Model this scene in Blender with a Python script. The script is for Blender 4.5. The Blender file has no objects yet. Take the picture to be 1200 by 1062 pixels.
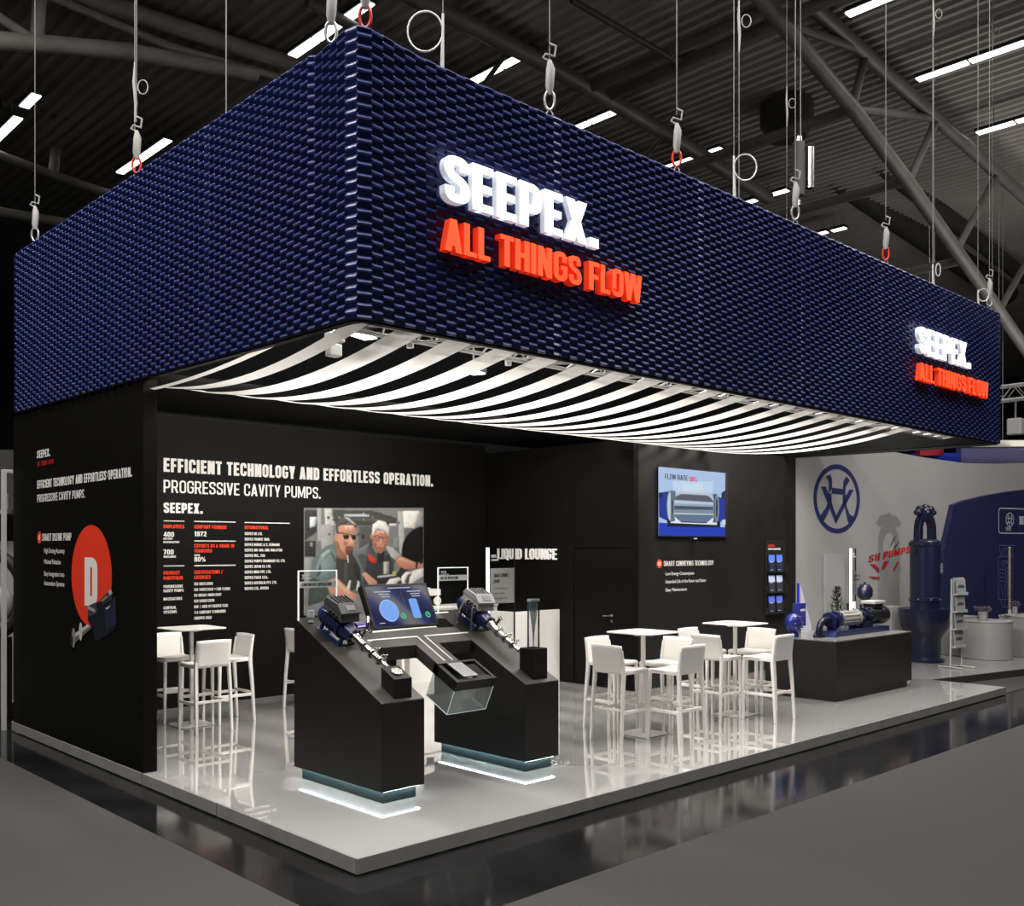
import bpy, bmesh, math, random
from mathutils import Vector, Matrix, Euler
random.seed(7)
S = bpy.context.scene
COL = S.collection
pi = math.pi

# ------------------------------------------------------------------ camera
FPX, HX, HY = 1144.4, 600.0, 642.0          # focal length and horizon for a 1200x1062 frame
YAW = math.radians(46.24)
FW = Vector((math.cos(YAW), math.sin(YAW), 0)); RT = Vector((math.sin(YAW), -math.cos(YAW), 0))
CAM = Vector((-3.618, -5.218, 2.0))
cd = bpy.data.cameras.new('camera'); cam = bpy.data.objects.new('camera', cd); COL.objects.link(cam)
cam.location = CAM; cam.rotation_euler = (pi/2, 0, YAW - pi/2)
cd.sensor_width = 36; cd.sensor_fit = 'HORIZONTAL'; cd.lens = 36*FPX/1200
cd.shift_y = (HY-531)/1200; cd.clip_end = 300
S.camera = cam
# ------------------------------------------------------------------ world, exposure
w = bpy.data.worlds.new('hall'); S.world = w; w.use_nodes = True
w.node_tree.nodes['Background'].inputs[0].default_value = (1.0, .97, .92, 1)
w.node_tree.nodes['Background'].inputs[1].default_value = .018
S.view_settings.view_transform = 'Standard'; S.view_settings.look = 'None'
S.view_settings.exposure = 0; S.view_settings.gamma = 1; S.view_settings.use_curve_mapping = False

def area(name, loc, rot, sx, sy, power, col=(1, .97, .93)):
    l = bpy.data.lights.new(name, 'AREA'); l.shape = 'RECTANGLE'; l.size = sx; l.size_y = sy
    l.energy = power; l.color = col
    o = bpy.data.objects.new(name, l); COL.objects.link(o); o.location = loc; o.rotation_euler = rot
    return o
def spot(name, loc, target, power, angle=60, blend=.6, rad=.08, col=(1, .95, .88)):
    l = bpy.data.lights.new(name, 'SPOT'); l.energy = power; l.spot_size = math.radians(angle); l.spot_blend = blend
    l.shadow_soft_size = rad; l.color = col
    o = bpy.data.objects.new(name, l); COL.objects.link(o); o.location = loc
    o.rotation_euler = (Vector(target)-Vector(loc)).to_track_quat('-Z', 'Y').to_euler()
    return o
# added area lamps: rows standing in for hall strip lights, and a roof uplight
for x in (.6, 4.0, 7.4, 10.8):
    area('hall_row_light', (x, -2.6, 11.85), (0, 0, 0), .4, 4, 480)
area('hall_row_light', (-2.2, 3.5, 11.85), (0, 0, 0), .4, 10, 1100)
area('hall_row_light', (-5, 1.5, 11.85), (0, 0, 0), .4, 13, 1400)
area('hall_row_light', (17.1, -2, 11.85), (0, 0, 0), .4, 8, 420)
area('neighbour_stand_light', (24, -2, 4.6), (pi, 0, 0), 8, 12, 700)  # added uplight, out of view, brightens the hall roof
# added stand fill: unseen lamps above the fabric bands, wash lamps behind them
FILL_XY = [(1.4, 1.9), (3.6, 1.9), (5.9, 1.9), (8.2, 1.9), (10.0, 1.7)]
for x, y in FILL_XY:
    area('stand_led_light', (x, y, 4.36), (0, 0, 0), 1.3, .55, (70, 84, 84, 84, 82)[FILL_XY.index((x, y))], (1, .965, .92))
WASH = [(1.2, 95), (3.3, 105), (5.4, 95)]
for x, p in WASH:
    area('wash_light', (x, 3.80, 3.595), (math.radians(38), 0, 0), 1.2, .06, p*.55, (1, .95, .88))  # added strips, out of view, brighten the back wall and its lettering
spot('wall_spot_light', (8.6, 1.4, 3.75), (8.9, 3.42, 2.0), 75, 110, .9, .1)
spot('wall_spot_light', (5.2, 3.6, 3.6), (6.9, 5.5, 1.6), 95, 75, .9, .1)
spot('floor_spot_light', (5.3, .5, 3.42), (5.3, 1.2, 0), 230, 125, 1, .12)  # added unseen spots brighten the floor towards the right
spot('floor_spot_light', (9.3, .5, 3.42), (9.5, 1.0, 0), 300, 125, 1, .12)

NL = CAM + FW*14.2 + RT*(700/FPX*14.2); spot('neighbour_spot_light', (NL.x, NL.y, 3.3), tuple(CAM + FW*18.2 + RT*(470/FPX*18.2) + Vector((0, 0, .2))), 200, 75, .8, .05, (1, .98, .95))
# ------------------------------------------------------------------ pixel tracing for flat prints on known planes
def ray(x, y): return FW + RT*((x-HX)/FPX) + Vector((0, 0, (HY-y)/FPX))
def onX(x, y, X): r = ray(x, y); return CAM + r*((X-CAM.x)/r.x)
def onY(x, y, Y): r = ray(x, y); return CAM + r*((Y-CAM.y)/r.y)
def onZ(x, y, Z=0): r = ray(x, y); return CAM + r*((Z-CAM.z)/r.z)
def at(px, d, z=0): p = CAM + FW*d + RT*((px-HX)/FPX*d); return Vector((p.x, p.y, z))

# ------------------------------------------------------------------ materials
MATS = {}
def mat(name, col, rough=.5, metal=0, spec=.5, emit=None, es=0, noise=0, nscale=20, bump=0, bscale=60, trans=0, ior=1.45, coat=0, alpha=1, transl=0):
    if name in MATS: return MATS[name]
    m = bpy.data.materials.new(name); m.use_nodes = True; nt = m.node_tree; b = nt.nodes['Principled BSDF']
    b.inputs['Base Color'].default_value = (*col, 1); b.inputs['Roughness'].default_value = rough
    b.inputs['Metallic'].default_value = metal; b.inputs['Specular IOR Level'].default_value = spec
    b.inputs['IOR'].default_value = ior; b.inputs['Transmission Weight'].default_value = trans
    b.inputs['Coat Weight'].default_value = coat; b.inputs['Coat Roughness'].default_value = .05
    b.inputs['Alpha'].default_value = alpha
    if emit: b.inputs['Emission Color'].default_value = (*emit, 1); b.inputs['Emission Strength'].default_value = es
    tc = None
    if noise or bump: tc = nt.nodes.new('ShaderNodeTexCoord')
    if noise:
        n = nt.nodes.new('ShaderNodeTexNoise'); n.inputs['Scale'].default_value = nscale; n.inputs['Detail'].default_value = 4
        nt.links.new(tc.outputs['Object'], n.inputs['Vector'])
        r = nt.nodes.new('ShaderNodeValToRGB'); r.color_ramp.elements[0].position = .3; r.color_ramp.elements[1].position = .7
        r.color_ramp.elements[0].color = (*[c*(1-noise) for c in col], 1); r.color_ramp.elements[1].color = (*[min(1, c*(1+noise)) for c in col], 1)
        nt.links.new(n.outputs['Fac'], r.inputs['Fac']); nt.links.new(r.outputs['Color'], b.inputs['Base Color'])
    if bump:
        n2 = nt.nodes.new('ShaderNodeTexNoise'); n2.inputs['Scale'].default_value = bscale
        nt.links.new(tc.outputs['Object'], n2.inputs['Vector'])
        bp = nt.nodes.new('ShaderNodeBump'); bp.inputs['Strength'].default_value = bump; bp.inputs['Distance'].default_value = .01
        nt.links.new(n2.outputs['Fac'], bp.inputs['Height']); nt.links.new(bp.outputs['Normal'], b.inputs['Normal'])
    if transl:
        t = nt.nodes.new('ShaderNodeBsdfTranslucent'); t.inputs[0].default_value = (*col, 1)
        mx = nt.nodes.new('ShaderNodeMixShader'); mx.inputs[0].default_value = transl
        nt.links.new(b.outputs[0], mx.inputs[1]); nt.links.new(t.outputs[0], mx.inputs[2])
        nt.links.new(mx.outputs[0], nt.nodes['Material Output'].inputs[0])
    MATS[name] = m; return m
def glass(name, tint=(1, 1, 1), refl=.12):
    if name in MATS: return MATS[name]
    m = bpy.data.materials.new(name); m.use_nodes = True; nt = m.node_tree; nt.nodes.clear()
    o = nt.nodes.new('ShaderNodeOutputMaterial'); t = nt.nodes.new('ShaderNodeBsdfTransparent'); g = nt.nodes.new('ShaderNodeBsdfGlossy')
    t.inputs[0].default_value = (*tint, 1); g.inputs['Roughness'].default_value = .03
    f = nt.nodes.new('ShaderNodeLayerWeight'); f.inputs[0].default_value = refl
    mx = nt.nodes.new('ShaderNodeMixShader')
    nt.links.new(f.outputs['Fresnel'], mx.inputs[0]); nt.links.new(t.outputs[0], mx.inputs[1]); nt.links.new(g.outputs[0], mx.inputs[2])
    nt.links.new(mx.outputs[0], o.inputs[0]); MATS[name] = m; return m
def L(r, g, b): return tuple(((c/255)/12.92 if c/255 <= .04045 else ((c/255+.055)/1.055)**2.4) for c in (r, g, b))
def pc(rgb):                                   # matt print colour
    return mat('print_%d_%d_%d' % rgb, L(*rgb), .6, spec=.2)
def ec(rgb, s=1.0):                            # self-lit colour (screens, signs)
    return mat('lit_%d_%d_%d_%d' % (*rgb, int(s*100)), (0, 0, 0), .4, emit=L(*rgb), es=s)

M_black = mat('matt_black_wall', (.0040, .0037, .0033), .55, spec=.12, noise=.12, nscale=3)
M_black2 = mat('matt_black_board', (.012, .0112, .0102), .5, spec=.35, noise=.1, nscale=4)
M_deck = mat('dark_grey_deck', (.06, .054, .048), .42, spec=.5, noise=.08, nscale=6)
M_void = mat('black_fabric_liner', (.004, .004, .004), .9, spec=.1)
M_whitep = mat('white_plastic', (.78, .76, .73), .35, spec=.45)
M_whitefl = mat('white_gloss_floor', (.385, .38, .37), .03, spec=.5, noise=.02, nscale=.7, coat=1)
M_whitefl.node_tree.nodes['Principled BSDF'].inputs['Coat IOR'].default_value = 1.58; M_whitefl.node_tree.nodes['Principled BSDF'].inputs['Coat Roughness'].default_value = .0
M_edge = mat('brushed_edge_trim', (.26, .255, .245), .4, spec=.5, noise=.1, nscale=5)
M_carpet = mat('grey_carpet', (.049, .0485, .0475), .95, spec=.1, noise=.05, nscale=90, bump=.25, bscale=300)
M_dark = mat('dark_polished_concrete', (.010, .010, .0105), .10, spec=.3, noise=.5, nscale=1.1)
M_steel = mat('stainless_steel', (.62, .60, .57), .22, metal=1)
M_alu = mat('truss_aluminium', (.36, .355, .345), .4, metal=.2)
M_blue = mat('navy_paint', (.012, .018, .085), .28, spec=.5, coat=.3)
M_bluem = mat('cobalt_paint', (.02, .03, .25), .25, spec=.5, coat=.3)
M_greybox = mat('grey_cast_box', (.10, .10, .10), .45, spec=.4)
M_greylt = mat('light_grey_cast', (.42, .42, .41), .4)
M_rubber = mat('black_rubber', (.01, .01, .01), .6)
M_roof = mat('corrugated_roof_sheet', (.32, .30, .28), .6, noise=.15, nscale=.4)
M_tube = mat('roof_steel_tube', (.11, .105, .097), .45, noise=.2, nscale=2)
M_tubel = mat('pale_roof_tube', (.30, .29, .27), .45, noise=.2, nscale=2)
M_tubed = mat('dark_roof_steel', (.035, .034, .032), .6)
M_strip = mat('strip_light_diffuser', (.9, .9, .85), .4, emit=(1, .98, .92), es=4.0)
M_red = mat('red_ring', (.55, .03, .02), .35)
M_wirem = mat('dull_wire', (.16, .16, .155), .5)
M_wire = mat('steel_wire', (.42, .42, .42), .35, metal=.7)
M_glass = glass('clear_acrylic', (.95, .97, .96), .10)
M_glassd = glass('tinted_acrylic', (.72, .78, .77), .10)
def frost(name, col, k):
    m = glass(name, (.93, .95, .94), .12); nt = m.node_tree; o = [n for n in nt.nodes if n.type == 'OUTPUT_MATERIAL'][0]; src = o.inputs[0].links[0].from_socket
    d = nt.nodes.new('ShaderNodeBsdfDiffuse'); d.inputs[0].default_value = (*col, 1); mx = nt.nodes.new('ShaderNodeMixShader'); mx.inputs[0].default_value = k
    nt.links.new(src, mx.inputs[1]); nt.links.new(d.outputs[0], mx.inputs[2]); nt.links.new(mx.outputs[0], o.inputs[0]); return m
M_reflhaze = frost('hazy_acrylic', (.8, .82, .82), .16)  # white diffuse share paints the grey reflection of lit glass
M_litedge = mat('lit_acrylic_edge', (.8, .9, .88), .3, emit=(.88, .97, .95), es=.75)
M_letw = mat('white_letter_face', (.9, .9, .9), .4, emit=(.95, .97, 1), es=1.3)
M_letws = mat('white_letter_return', (.75, .77, .8), .4, emit=(.85, .9, 1), es=.35)
M_leto = mat('orange_red_letter_face', (.9, .12, .04), .4, emit=L(255, 72, 36), es=1.0)
M_letos = mat('orange_red_letter_return', (.8, .06, .02), .4, emit=L(226, 46, 18), es=.45)
WHT = (232, 230, 226); RED = (232, 66, 36)

# ------------------------------------------------------------------ mesh builder
class MB:
    def __init__(s): s.v = []; s.f = []; s.m = []; s.mi = 0; s.T = None
    def add(s, vs, fs):
        o = len(s.v)
        for p in vs:
            p = Vector(p)
            if s.T is not None: p = s.T @ p
            s.v.append(p)
        for f in fs: s.f.append([i+o for i in f]); s.m.append(s.mi)
        return s
    def box(s, c, d, rot=None):
        x, y, z = d[0]/2, d[1]/2, d[2]/2; c = Vector(c)
        vs = [Vector((sx*x, sy*y, sz*z)) for sz in (-1, 1) for sy in (-1, 1) for sx in (-1, 1)]
        if rot is not None: vs = [rot @ v for v in vs]
        return s.add([v+c for v in vs], [(0, 2, 3, 1), (4, 5, 7, 6), (0, 1, 5, 4), (2, 6, 7, 3), (0, 4, 6, 2), (1, 3, 7, 5)])
    def bb(s, x0, x1, y0, y1, z0, z1): return s.box(((x0+x1)/2, (y0+y1)/2, (z0+z1)/2), (x1-x0, y1-y0, z1-z0))
    def tube(s, pts, r, n=10, cap=True, closed=False, r2=None):
        pts = [Vector(p) for p in pts]; N = len(pts)
        rs = r if isinstance(r, (list, tuple)) else [r]*N
        rings = []; up = None
        for i, p in enumerate(pts):
            if closed: d = pts[(i+1) % N]-pts[i-1]
            elif i == 0: d = pts[1]-pts[0]
            elif i == N-1: d = pts[-1]-pts[-2]
            else: d = (pts[i+1]-p).normalized()+(p-pts[i-1]).normalized()
            if d.length < 1e-9: d = Vector((0, 0, 1))
            d.normalize()
            if up is None: up = Vector((0, 0, 1)) if abs(d.z) < .9 else Vector((1, 0, 0))
            a = d.cross(up).normalized(); b = a.cross(d).normalized(); up = b
            rings.append([p + (a*math.cos(t)+b*math.sin(t))*rs[i] for t in (2*pi*(k+.5)/n for k in range(n))])
        vs = [v for R in rings for v in R]; fs = []
        for i in range(N if closed else N-1):
            j = (i+1) % N
            for k in range(n): fs.append((i*n+k, i*n+(k+1) % n, j*n+(k+1) % n, j*n+k))
        if cap and not closed: fs.append(list(range(n))[::-1]); fs.append([(N-1)*n+k for k in range(n)])
        return s.add(vs, fs)
    def cyl(s, a, b, r, n=20, r2=None): return s.tube([a, b], [r, r if r2 is None else r2], n)
    def lathe(s, prof, o=(0, 0, 0), ax=(0, 0, 1), n=24):      # prof: (radius, height) list
        a = Vector(ax).normalized(); u = a.orthogonal().normalized(); w_ = a.cross(u); o = Vector(o)
        vs = []; fs = []
        for r, h in prof:
            for k in range(n):
                t = 2*pi*k/n; vs.append(o+a*h+(u*math.cos(t)+w_*math.sin(t))*max(r, 1e-4))
        for i in range(len(prof)-1):
            for k in range(n): fs.append((i*n+k, i*n+(k+1) % n, (i+1)*n+(k+1) % n, (i+1)*n+k))
        fs.append(list(range(n))[::-1]); fs.append([(len(prof)-1)*n+k for k in range(n)])
        return s.add(vs, fs)
    def sph(s, c, r, n=14, sc=(1, 1, 1)):
        m = n//2
        vs = []; fs = []; c = Vector(c)
        for i in range(m+1):
            ph = pi*i/m
            for k in range(n):
                t = 2*pi*k/n; vs.append(c+Vector((r*sc[0]*math.sin(ph)*math.cos(t), r*sc[1]*math.sin(ph)*math.sin(t), r*sc[2]*math.cos(ph))))
        for i in range(m):
            for k in range(n): fs.append((i*n+k, (i+1)*n+k, (i+1)*n+(k+1) % n, i*n+(k+1) % n))
        return s.add(vs, fs)
    def prism(s, poly, fn, d0, d1):              # polygon (u,v) swept from depth d0 to d1; fn(u,v,d)->point
        n = len(poly)
        vs = [fn(u, v, d0) for u, v in poly]+[fn(u, v, d1) for u, v in poly]
        fs = [list(range(n))[::-1], list(range(n, 2*n))]+[(i, (i+1) % n, n+(i+1) % n, n+i) for i in range(n)]
        return s.add(vs, fs)
    def poly(s, pts): return s.add(pts, [list(range(len(pts)))])
    def build(s, name, mats, parent=None, smooth=False, bevel=0, seg=2, ang=40, loc=None, rot=None, fix=True):
        me = bpy.data.meshes.new(name); me.from_pydata([tuple(v) for v in s.v], [], s.f)
        mats = mats if isinstance(mats, (list, tuple)) else [mats]
        for m in mats: me.materials.append(m)
        for p, i in zip(me.polygons, s.m): p.material_index = i
        if fix and len(s.f) < 60000:
            bm = bmesh.new(); bm.from_mesh(me); bmesh.ops.recalc_face_normals(bm, faces=bm.faces); bm.to_mesh(me); bm.free()
        if smooth:
            me.shade_smooth() if hasattr(me, 'shade_smooth') else None
            me.set_sharp_from_angle(angle=math.radians(ang))
        me.update()
        o = bpy.data.objects.new(name, me); COL.objects.link(o)
        if parent is not None: o.parent = parent
        if loc is not None: o.location = loc
        if rot is not None: o.rotation_euler = rot
        if bevel:
            b = o.modifiers.new('bevel', 'BEVEL'); b.width = bevel; b.segments = seg; b.limit_method = 'ANGLE'; b.angle_limit = math.radians(ang)
        return o
def tag(o, label, cat, group=None, kind=None):
    o['label'] = label; o['category'] = cat
    if group: o['group'] = group
    if kind: o['kind'] = kind
    return o
def thing(name, label, cat, loc=(0, 0, 0), rot=(0, 0, 0), group=None):
    o = bpy.data.objects.new(name, None); COL.objects.link(o); o.location = loc; o.rotation_euler = rot; o.empty_display_size = .1
    return tag(o, label, cat, group)
def struct(o): o['kind'] = 'structure'; return o
def kids(o): return [c for c in bpy.data.objects if c.parent == o]
def dup(o, loc=None, rot=None, label=None, group=None, parent=None):
    c = o.copy(); COL.objects.link(c)
    if parent is not None: c.parent = parent
    for ch in kids(o): dup(ch, parent=c)
    if loc is not None: c.location = loc
    if rot is not None: c.rotation_euler = rot
    if label: c['label'] = label
    if group: c['group'] = group
    return c

# ------------------------------------------------------------------ bold condensed lettering drawn from strokes
def arcpath(P, r, closed=False, n=5):
    P = [Vector((*p, 0)) for p in P]; out = []; N = len(P)
    for i in range(N):
        if not closed and i in (0, N-1): out.append(P[i]); continue
        a, b, c = P[i-1], P[i], P[(i+1) % N]; d1 = (a-b); d2 = (c-b)
        rr = min(r, d1.length*.499, d2.length*.499); p0 = b+d1.normalized()*rr; p1 = b+d2.normalized()*rr
        for k in range(n+1):
            t = k/n; out.append(p0*(1-t)**2+b*2*t*(1-t)+p1*t*t)
    return out
def stroke(P, t, closed=False):
    N = len(P); Lf = []; Rt = []
    for i in range(N):
        if closed: d0 = (P[i]-P[i-1]); d1 = (P[(i+1) % N]-P[i])
        else: d0 = P[i]-P[max(i-1, 0)] if i else P[1]-P[0]; d1 = P[i+1]-P[i] if i < N-1 else P[i]-P[i-1]
        d0 = d0.normalized(); d1 = d1.normalized(); n0 = Vector((-d0.y, d0.x, 0)); n1 = Vector((-d1.y, d1.x, 0))
        m = (n0+n1).normalized(); k = t/2/max(.35, m.dot(n0)); Lf.append(P[i]+m*k); Rt.append(P[i]-m*k)
    out = []
    for i in range(N if closed else N-1):
        j = (i+1) % N; out.append([(Rt[i].x, Rt[i].y), (Rt[j].x, Rt[j].y), (Lf[j].x, Lf[j].y), (Lf[i].x, Lf[i].y)])
    return out
def R_(x0, y0, x1, y1): return [[(x0, y0), (x1, y0), (x1, y1), (x0, y1)]]
def D_(x0, y0, x1, y1, w_): return [[(x0, y0), (x0+w_, y0), (x1+w_, y1), (x1, y1)]]
def glyph(c, t):
    h = t*.82; w_ = .50; r = .2; a = t/2; e = h/2; tb = t*1.08
    def P(pts, closed=False, r=r, tt=None): return stroke(arcpath(pts, r, closed), tt or (t+h)/2, closed)
    b = (t+h)/4
    if c == ' ': return [], .22
    if c == '.': return R_(0, 0, t*1.1, t*1.1), t*1.1
    if c == ',': return R_(0, 0, t, t)+D_(0, -.15, t*.4, 0, t*.5), t
    if c == ':': return R_(0, .08, t, .08+t)+R_(0, .6, t, .6+t), t
    if c == '-': return R_(0, .42, .26, .42+h), .26
    if c == '+': return R_(0, .45, .4, .45+h)+R_(.2-a, .25, .2+a, .85), .4
    if c == '/': return D_(0, -.05, .3, 1.05, t*.8), .3+t*.8
    if c == '%': return P([(b*.8, .55), (.28-b*.8, .55), (.28-b*.8, 1-b*.8), (b*.8, 1-b*.8)], True, .1, t*.6)+P([(.42+b*.8, b*.8), (.7-b*.8, b*.8), (.7-b*.8, .45), (.42+b*.8, .45)], True, .1, t*.6)+D_(.15, 0, .45, 1, t*.6), .7
    if c == '(': return P([(.24, 1.05-b), (b, .9), (b, .1), (.24, -.05+b)], r=.15), .24
    if c == ')': return P([(0, 1.05-b), (.24-b, .9), (.24-b, .1), (0, -.05+b)], r=.15), .24
    if c == '&': c = '8'
    if c == 'A': return D_(0, 0, .27-tb/2, 1, tb)+D_(.54-tb, 0, .27-tb/2, 1, tb)+R_(.12, .19, .42, .19+h), .54
    if c == 'B': return R_(0, 0, t, 1)+P([(a, 1-b), (w_-b-.01, 1-b), (w_-b-.01, .52), (a, .52)])+P([(a, .52), (w_-b, .52), (w_-b, b), (a, b)]), w_
    if c == 'C': return P([(w_-b, .64), (w_-b, 1-b), (b, 1-b), (b, b), (w_-b, b), (w_-b, .36)]), w_
    if c == 'D': return R_(0, 0, t, 1)+P([(a, 1-b), (w_-b, 1-b), (w_-b, b), (a, b)]), w_
    if c == 'E': return R_(0, 0, t, 1)+R_(a, 0, .43, h)+R_(a, .5-e, .4, .5+e)+R_(a, 1-h, .43, 1), .43
    if c == 'F': return R_(0, 0, t, 1)+R_(a, .48-e, .38, .48+e)+R_(a, 1-h, .42, 1), .42
    if c == 'G': return P([(w_-b, .66), (w_-b, 1-b), (b, 1-b), (b, b), (w_-b, b), (w_-b, .46)])+R_(.25, .53-h, w_, .53), w_
    if c == 'H': return R_(0, 0, t, 1)+R_(w_-t, 0, w_, 1)+R_(a, .5-e, w_-a, .5+e), w_
    if c == 'I': return R_(0, 0, t, 1), t
    if c == 'J': return P([(.4-b, 1), (.4-b, b), (b, b), (b, .32)]), .4
    if c == 'K': return R_(0, 0, t, 1)+D_(.54-tb, 0, t*.75, .56, tb)+D_(t*.5, .36, .52-tb, 1, tb), .54
    if c == 'L': return R_(0, 0, t, 1)+R_(a, 0, .40, h), .40
    if c == 'M': return R_(0, 0, t, 1)+R_(.68-t, 0, .68, 1)+D_(.34-tb/2, .1, .04, 1, tb*.8)+D_(.34-tb/2, .1, .64-tb*.8, 1, tb*.8), .68
    if c == 'N': return R_(0, 0, t, 1)+R_(.53-t, 0, .53, 1)+D_(.53-tb, 0, 0, 1, tb), .53
    if c == 'O' or c == '0': return P([(b, b), (w_-b, b), (w_-b, 1-b), (b, 1-b)], True), w_
    if c == 'P': return R_(0, 0, t, 1)+P([(a, 1-b), (w_-b-.01, 1-b), (w_-b-.01, .4), (a, .4)]), w_
    if c == 'Q': return P([(b, b), (w_-b, b), (w_-b, 1-b), (b, 1-b)], True)+D_(w_-.02-t*.5, -.1, w_*.5, .28, t*.8), w_
    if c == 'R': return R_(0, 0, t, 1)+P([(a, 1-b), (w_-b-.01, 1-b), (w_-b-.01, .44), (a, .44)])+D_(.52-tb, 0, .2, .46, tb), .52
    if c == 'S': return P([(w_-b, .70), (w_-b, 1-b), (b, 1-b), (b, .57), (w_-b, .46), (w_-b, b), (b, b), (b, .32)]), w_
    if c == 'T': return R_(.23-a, 0, .23+a, 1)+R_(0, 1-h, .46, 1), .46
    if c == 'U': return P([(b, 1), (b, b), (w_-b, b), (w_-b, 1)]), w_
    if c == 'V': return D_(.265-tb/2, 0, 0, 1, tb)+D_(.265-tb/2, 0, .53-tb, 1, tb), .53
    if c == 'W': k = tb*.88; return D_(.2-k/2, 0, 0, 1, k)+D_(.2-k/2, 0, .39-k/2, 1, k)+D_(.58-k/2, 0, .39-k/2, 1, k)+D_(.58-k/2, 0, .78-k, 1, k), .78
    if c == 'X': return D_(0, 0, .54-tb, 1, tb)+D_(.54-tb, 0, 0, 1, tb), .54
    if c == 'Y': return D_(.26-tb/2, .36, 0, 1, tb)+D_(.26-tb/2, .36, .52-tb, 1, tb)+R_(.26-a, 0, .26+a, .42), .52
    if c == 'Z': return R_(0, 0, .44, h)+R_(0, 1-h, .44, 1)+D_(0, h*.6, .44-tb, 1-h*.6, tb), .44
    if c == '1': return R_(.14, 0, .14+t, 1)+D_(0, .72, .14, 1, t*.8), .14+t
    if c == '2': return P([(b, .68), (b, 1-b), (w_-b, 1-b), (w_-b, .56), (b+.02, .2), (b+.02, b)], r=.18)+R_(0, 0, w_, h), w_
    if c == '3': return P([(b, .72), (b, 1-b), (w_-b, 1-b), (w_-b, .52), (.2, .52)])+P([(.2, .52), (w_-b, .52), (w_-b, b), (b, b), (b, .3)]), w_
    if c == '4': return R_(.28, 0, .28+t, 1)+R_(0, .2, .54, .2+h)+D_(0, .2+h*.5, .28, 1, t*.9), .54
    if c == '5': return R_(0, 1-h, .46, 1)+R_(0, .45, t, 1)+P([(a, .58), (w_-b, .6), (w_-b, b), (b, b), (b, .28)]), w_
    if c == '6': return P([(w_-b, .72), (w_-b, 1-b), (b, 1-b), (b, b), (w_-b, b), (w_-b, .55), (b, .55)]), w_
    if c == '7': return R_(0, 1-h, .46, 1)+D_(.08, 0, .46-t, 1-h*.5, t), .46
    if c == '8': return P([(b, .52), (w_-b, .52), (w_-b, 1-b), (b, 1-b)], True)+P([(b, b), (w_-b, b), (w_-b, .52), (b, .52)], True), w_
    if c == '9': return P([(b, .28), (b, b), (w_-b, b), (w_-b, 1-b), (b, 1-b), (b, .45), (w_-b, .45)]), w_
    return R_(0, 0, .3, h), .3
def layout(s, t, gap):
    x = 0; out = []
    for c in s:
        g, wd = glyph(c, t); out.append((c, x, g, wd)); x += wd+gap
    return out, x-gap
def text(mb, s, fn, u0, v0, hgt, width=None, t=.19, gap=.07, d=0, d1=None, xs=1):
    """text from (u0, v0 baseline); fn(u,v,d); width fits the line"""
    lay, W = layout(s, t, gap); kx = width/W if width else hgt*xs
    for c, x, g, wd in lay:
        for i, p in enumerate(g):
            q = [(u0+(x+a)*kx, v0+b*hgt) for a, b in p]; e = i*.00012
            if d1 is None: mb.poly([fn(u, v, d+e) for u, v in q])
            else: mb.prism(q, fn, d, d1+e)
    return W*kx
def small(s, fn, u0, v0, size, width, name, m, parent, d=0, bold=.012):
    """small mixed-case print in the built-in typeface"""
    cu = bpy.data.curves.new(name, 'FONT'); cu.body = s; cu.size = 1; cu.offset = bold; cu.resolution_u = 2
    ob = bpy.data.objects.new(name, cu); COL.objects.link(ob)
    me0 = bpy.data.meshes.new_from_object(ob)
    vs = [v.co.copy() for v in me0.vertices]; fs = [list(p.vertices) for p in me0.polygons]
    bpy.data.objects.remove(ob); bpy.data.curves.remove(cu); bpy.data.meshes.remove(me0)
    mx = max(v.x for v in vs) or 1; kx = width/mx
    mb = MB(); mb.add([fn(u0+v.x*kx, v0+v.y*size, d) for v in vs], fs)
    return mb.build(name, m, parent, fix=False)
# mappings onto the wall planes: u runs the reading direction
def fY(Y): return lambda u, v, d=0: Vector((u, Y-d, v))             # wall facing -Y
def fXm(X): return lambda u, v, d=0: Vector((X-d, -u, v))           # wall facing -X, u = -Y
def art(name, parent, layers, tr, off=.0006, base=.001, lit=None):
    """flat print drawn as stacked flat colour areas; tr(x,y,off) -> point"""
    mb = MB(); ms = []; keys = []
    for i, (col, pts) in enumerate(layers):
        if col not in keys: keys.append(col); ms.append(ec(col, lit) if lit else pc(col))
        mb.mi = keys.index(col); mb.poly([tr(x, y, base+i*off) for x, y in pts])
    return mb.build(name, ms, parent, fix=False)
def ell(cx, cy, rx, ry, n=20, a0=0, a1=2*pi): return [(cx+rx*math.cos(a0+(a1-a0)*k/n), cy+ry*math.sin(a0+(a1-a0)*k/n)) for k in range(n if abs(a1-a0-2*pi) < 1e-6 else n+1)]

# ================================================================== THE HALL AND THE STAND'S SHELL
ZF = -.115
mb = MB(); mb.bb(-40, 70, -30, 60, ZF-.1, ZF); struct(mb.build('floor', M_dark))
mb = MB(); mb.bb(-40, 70, -30, -1.02, ZF, ZF+.004); mb.bb(-40, -.54, -1.02, 60, ZF, ZF+.004)
mb.bb(11.3, 70, .06, 60, ZF, ZF+.004)
struct(mb.build('floor_carpet', M_carpet))
mb = MB(); mb.bb(.012, 11.19, .012, 6.9, ZF, 0); struct(mb.build('floor_platform', M_whitefl))
mb = MB()
for x in range(4): mb.bb(x*2.8+.003, x*2.8+2.797, 0, .012, ZF+.012, -.001)
struct(mb.build('trim_1', M_edge, bevel=.002))
mb = MB()
for y in (0, 1.9, 3.3, 5.4): mb.bb(0, .012, y+.013, {0: 1.9, 1.9: 3.3, 3.3: 5.4, 5.4: 6.9}[y]-.003, ZF+.012, -.001)
struct(mb.build('trim_2', M_edge, bevel=.002))
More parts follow.
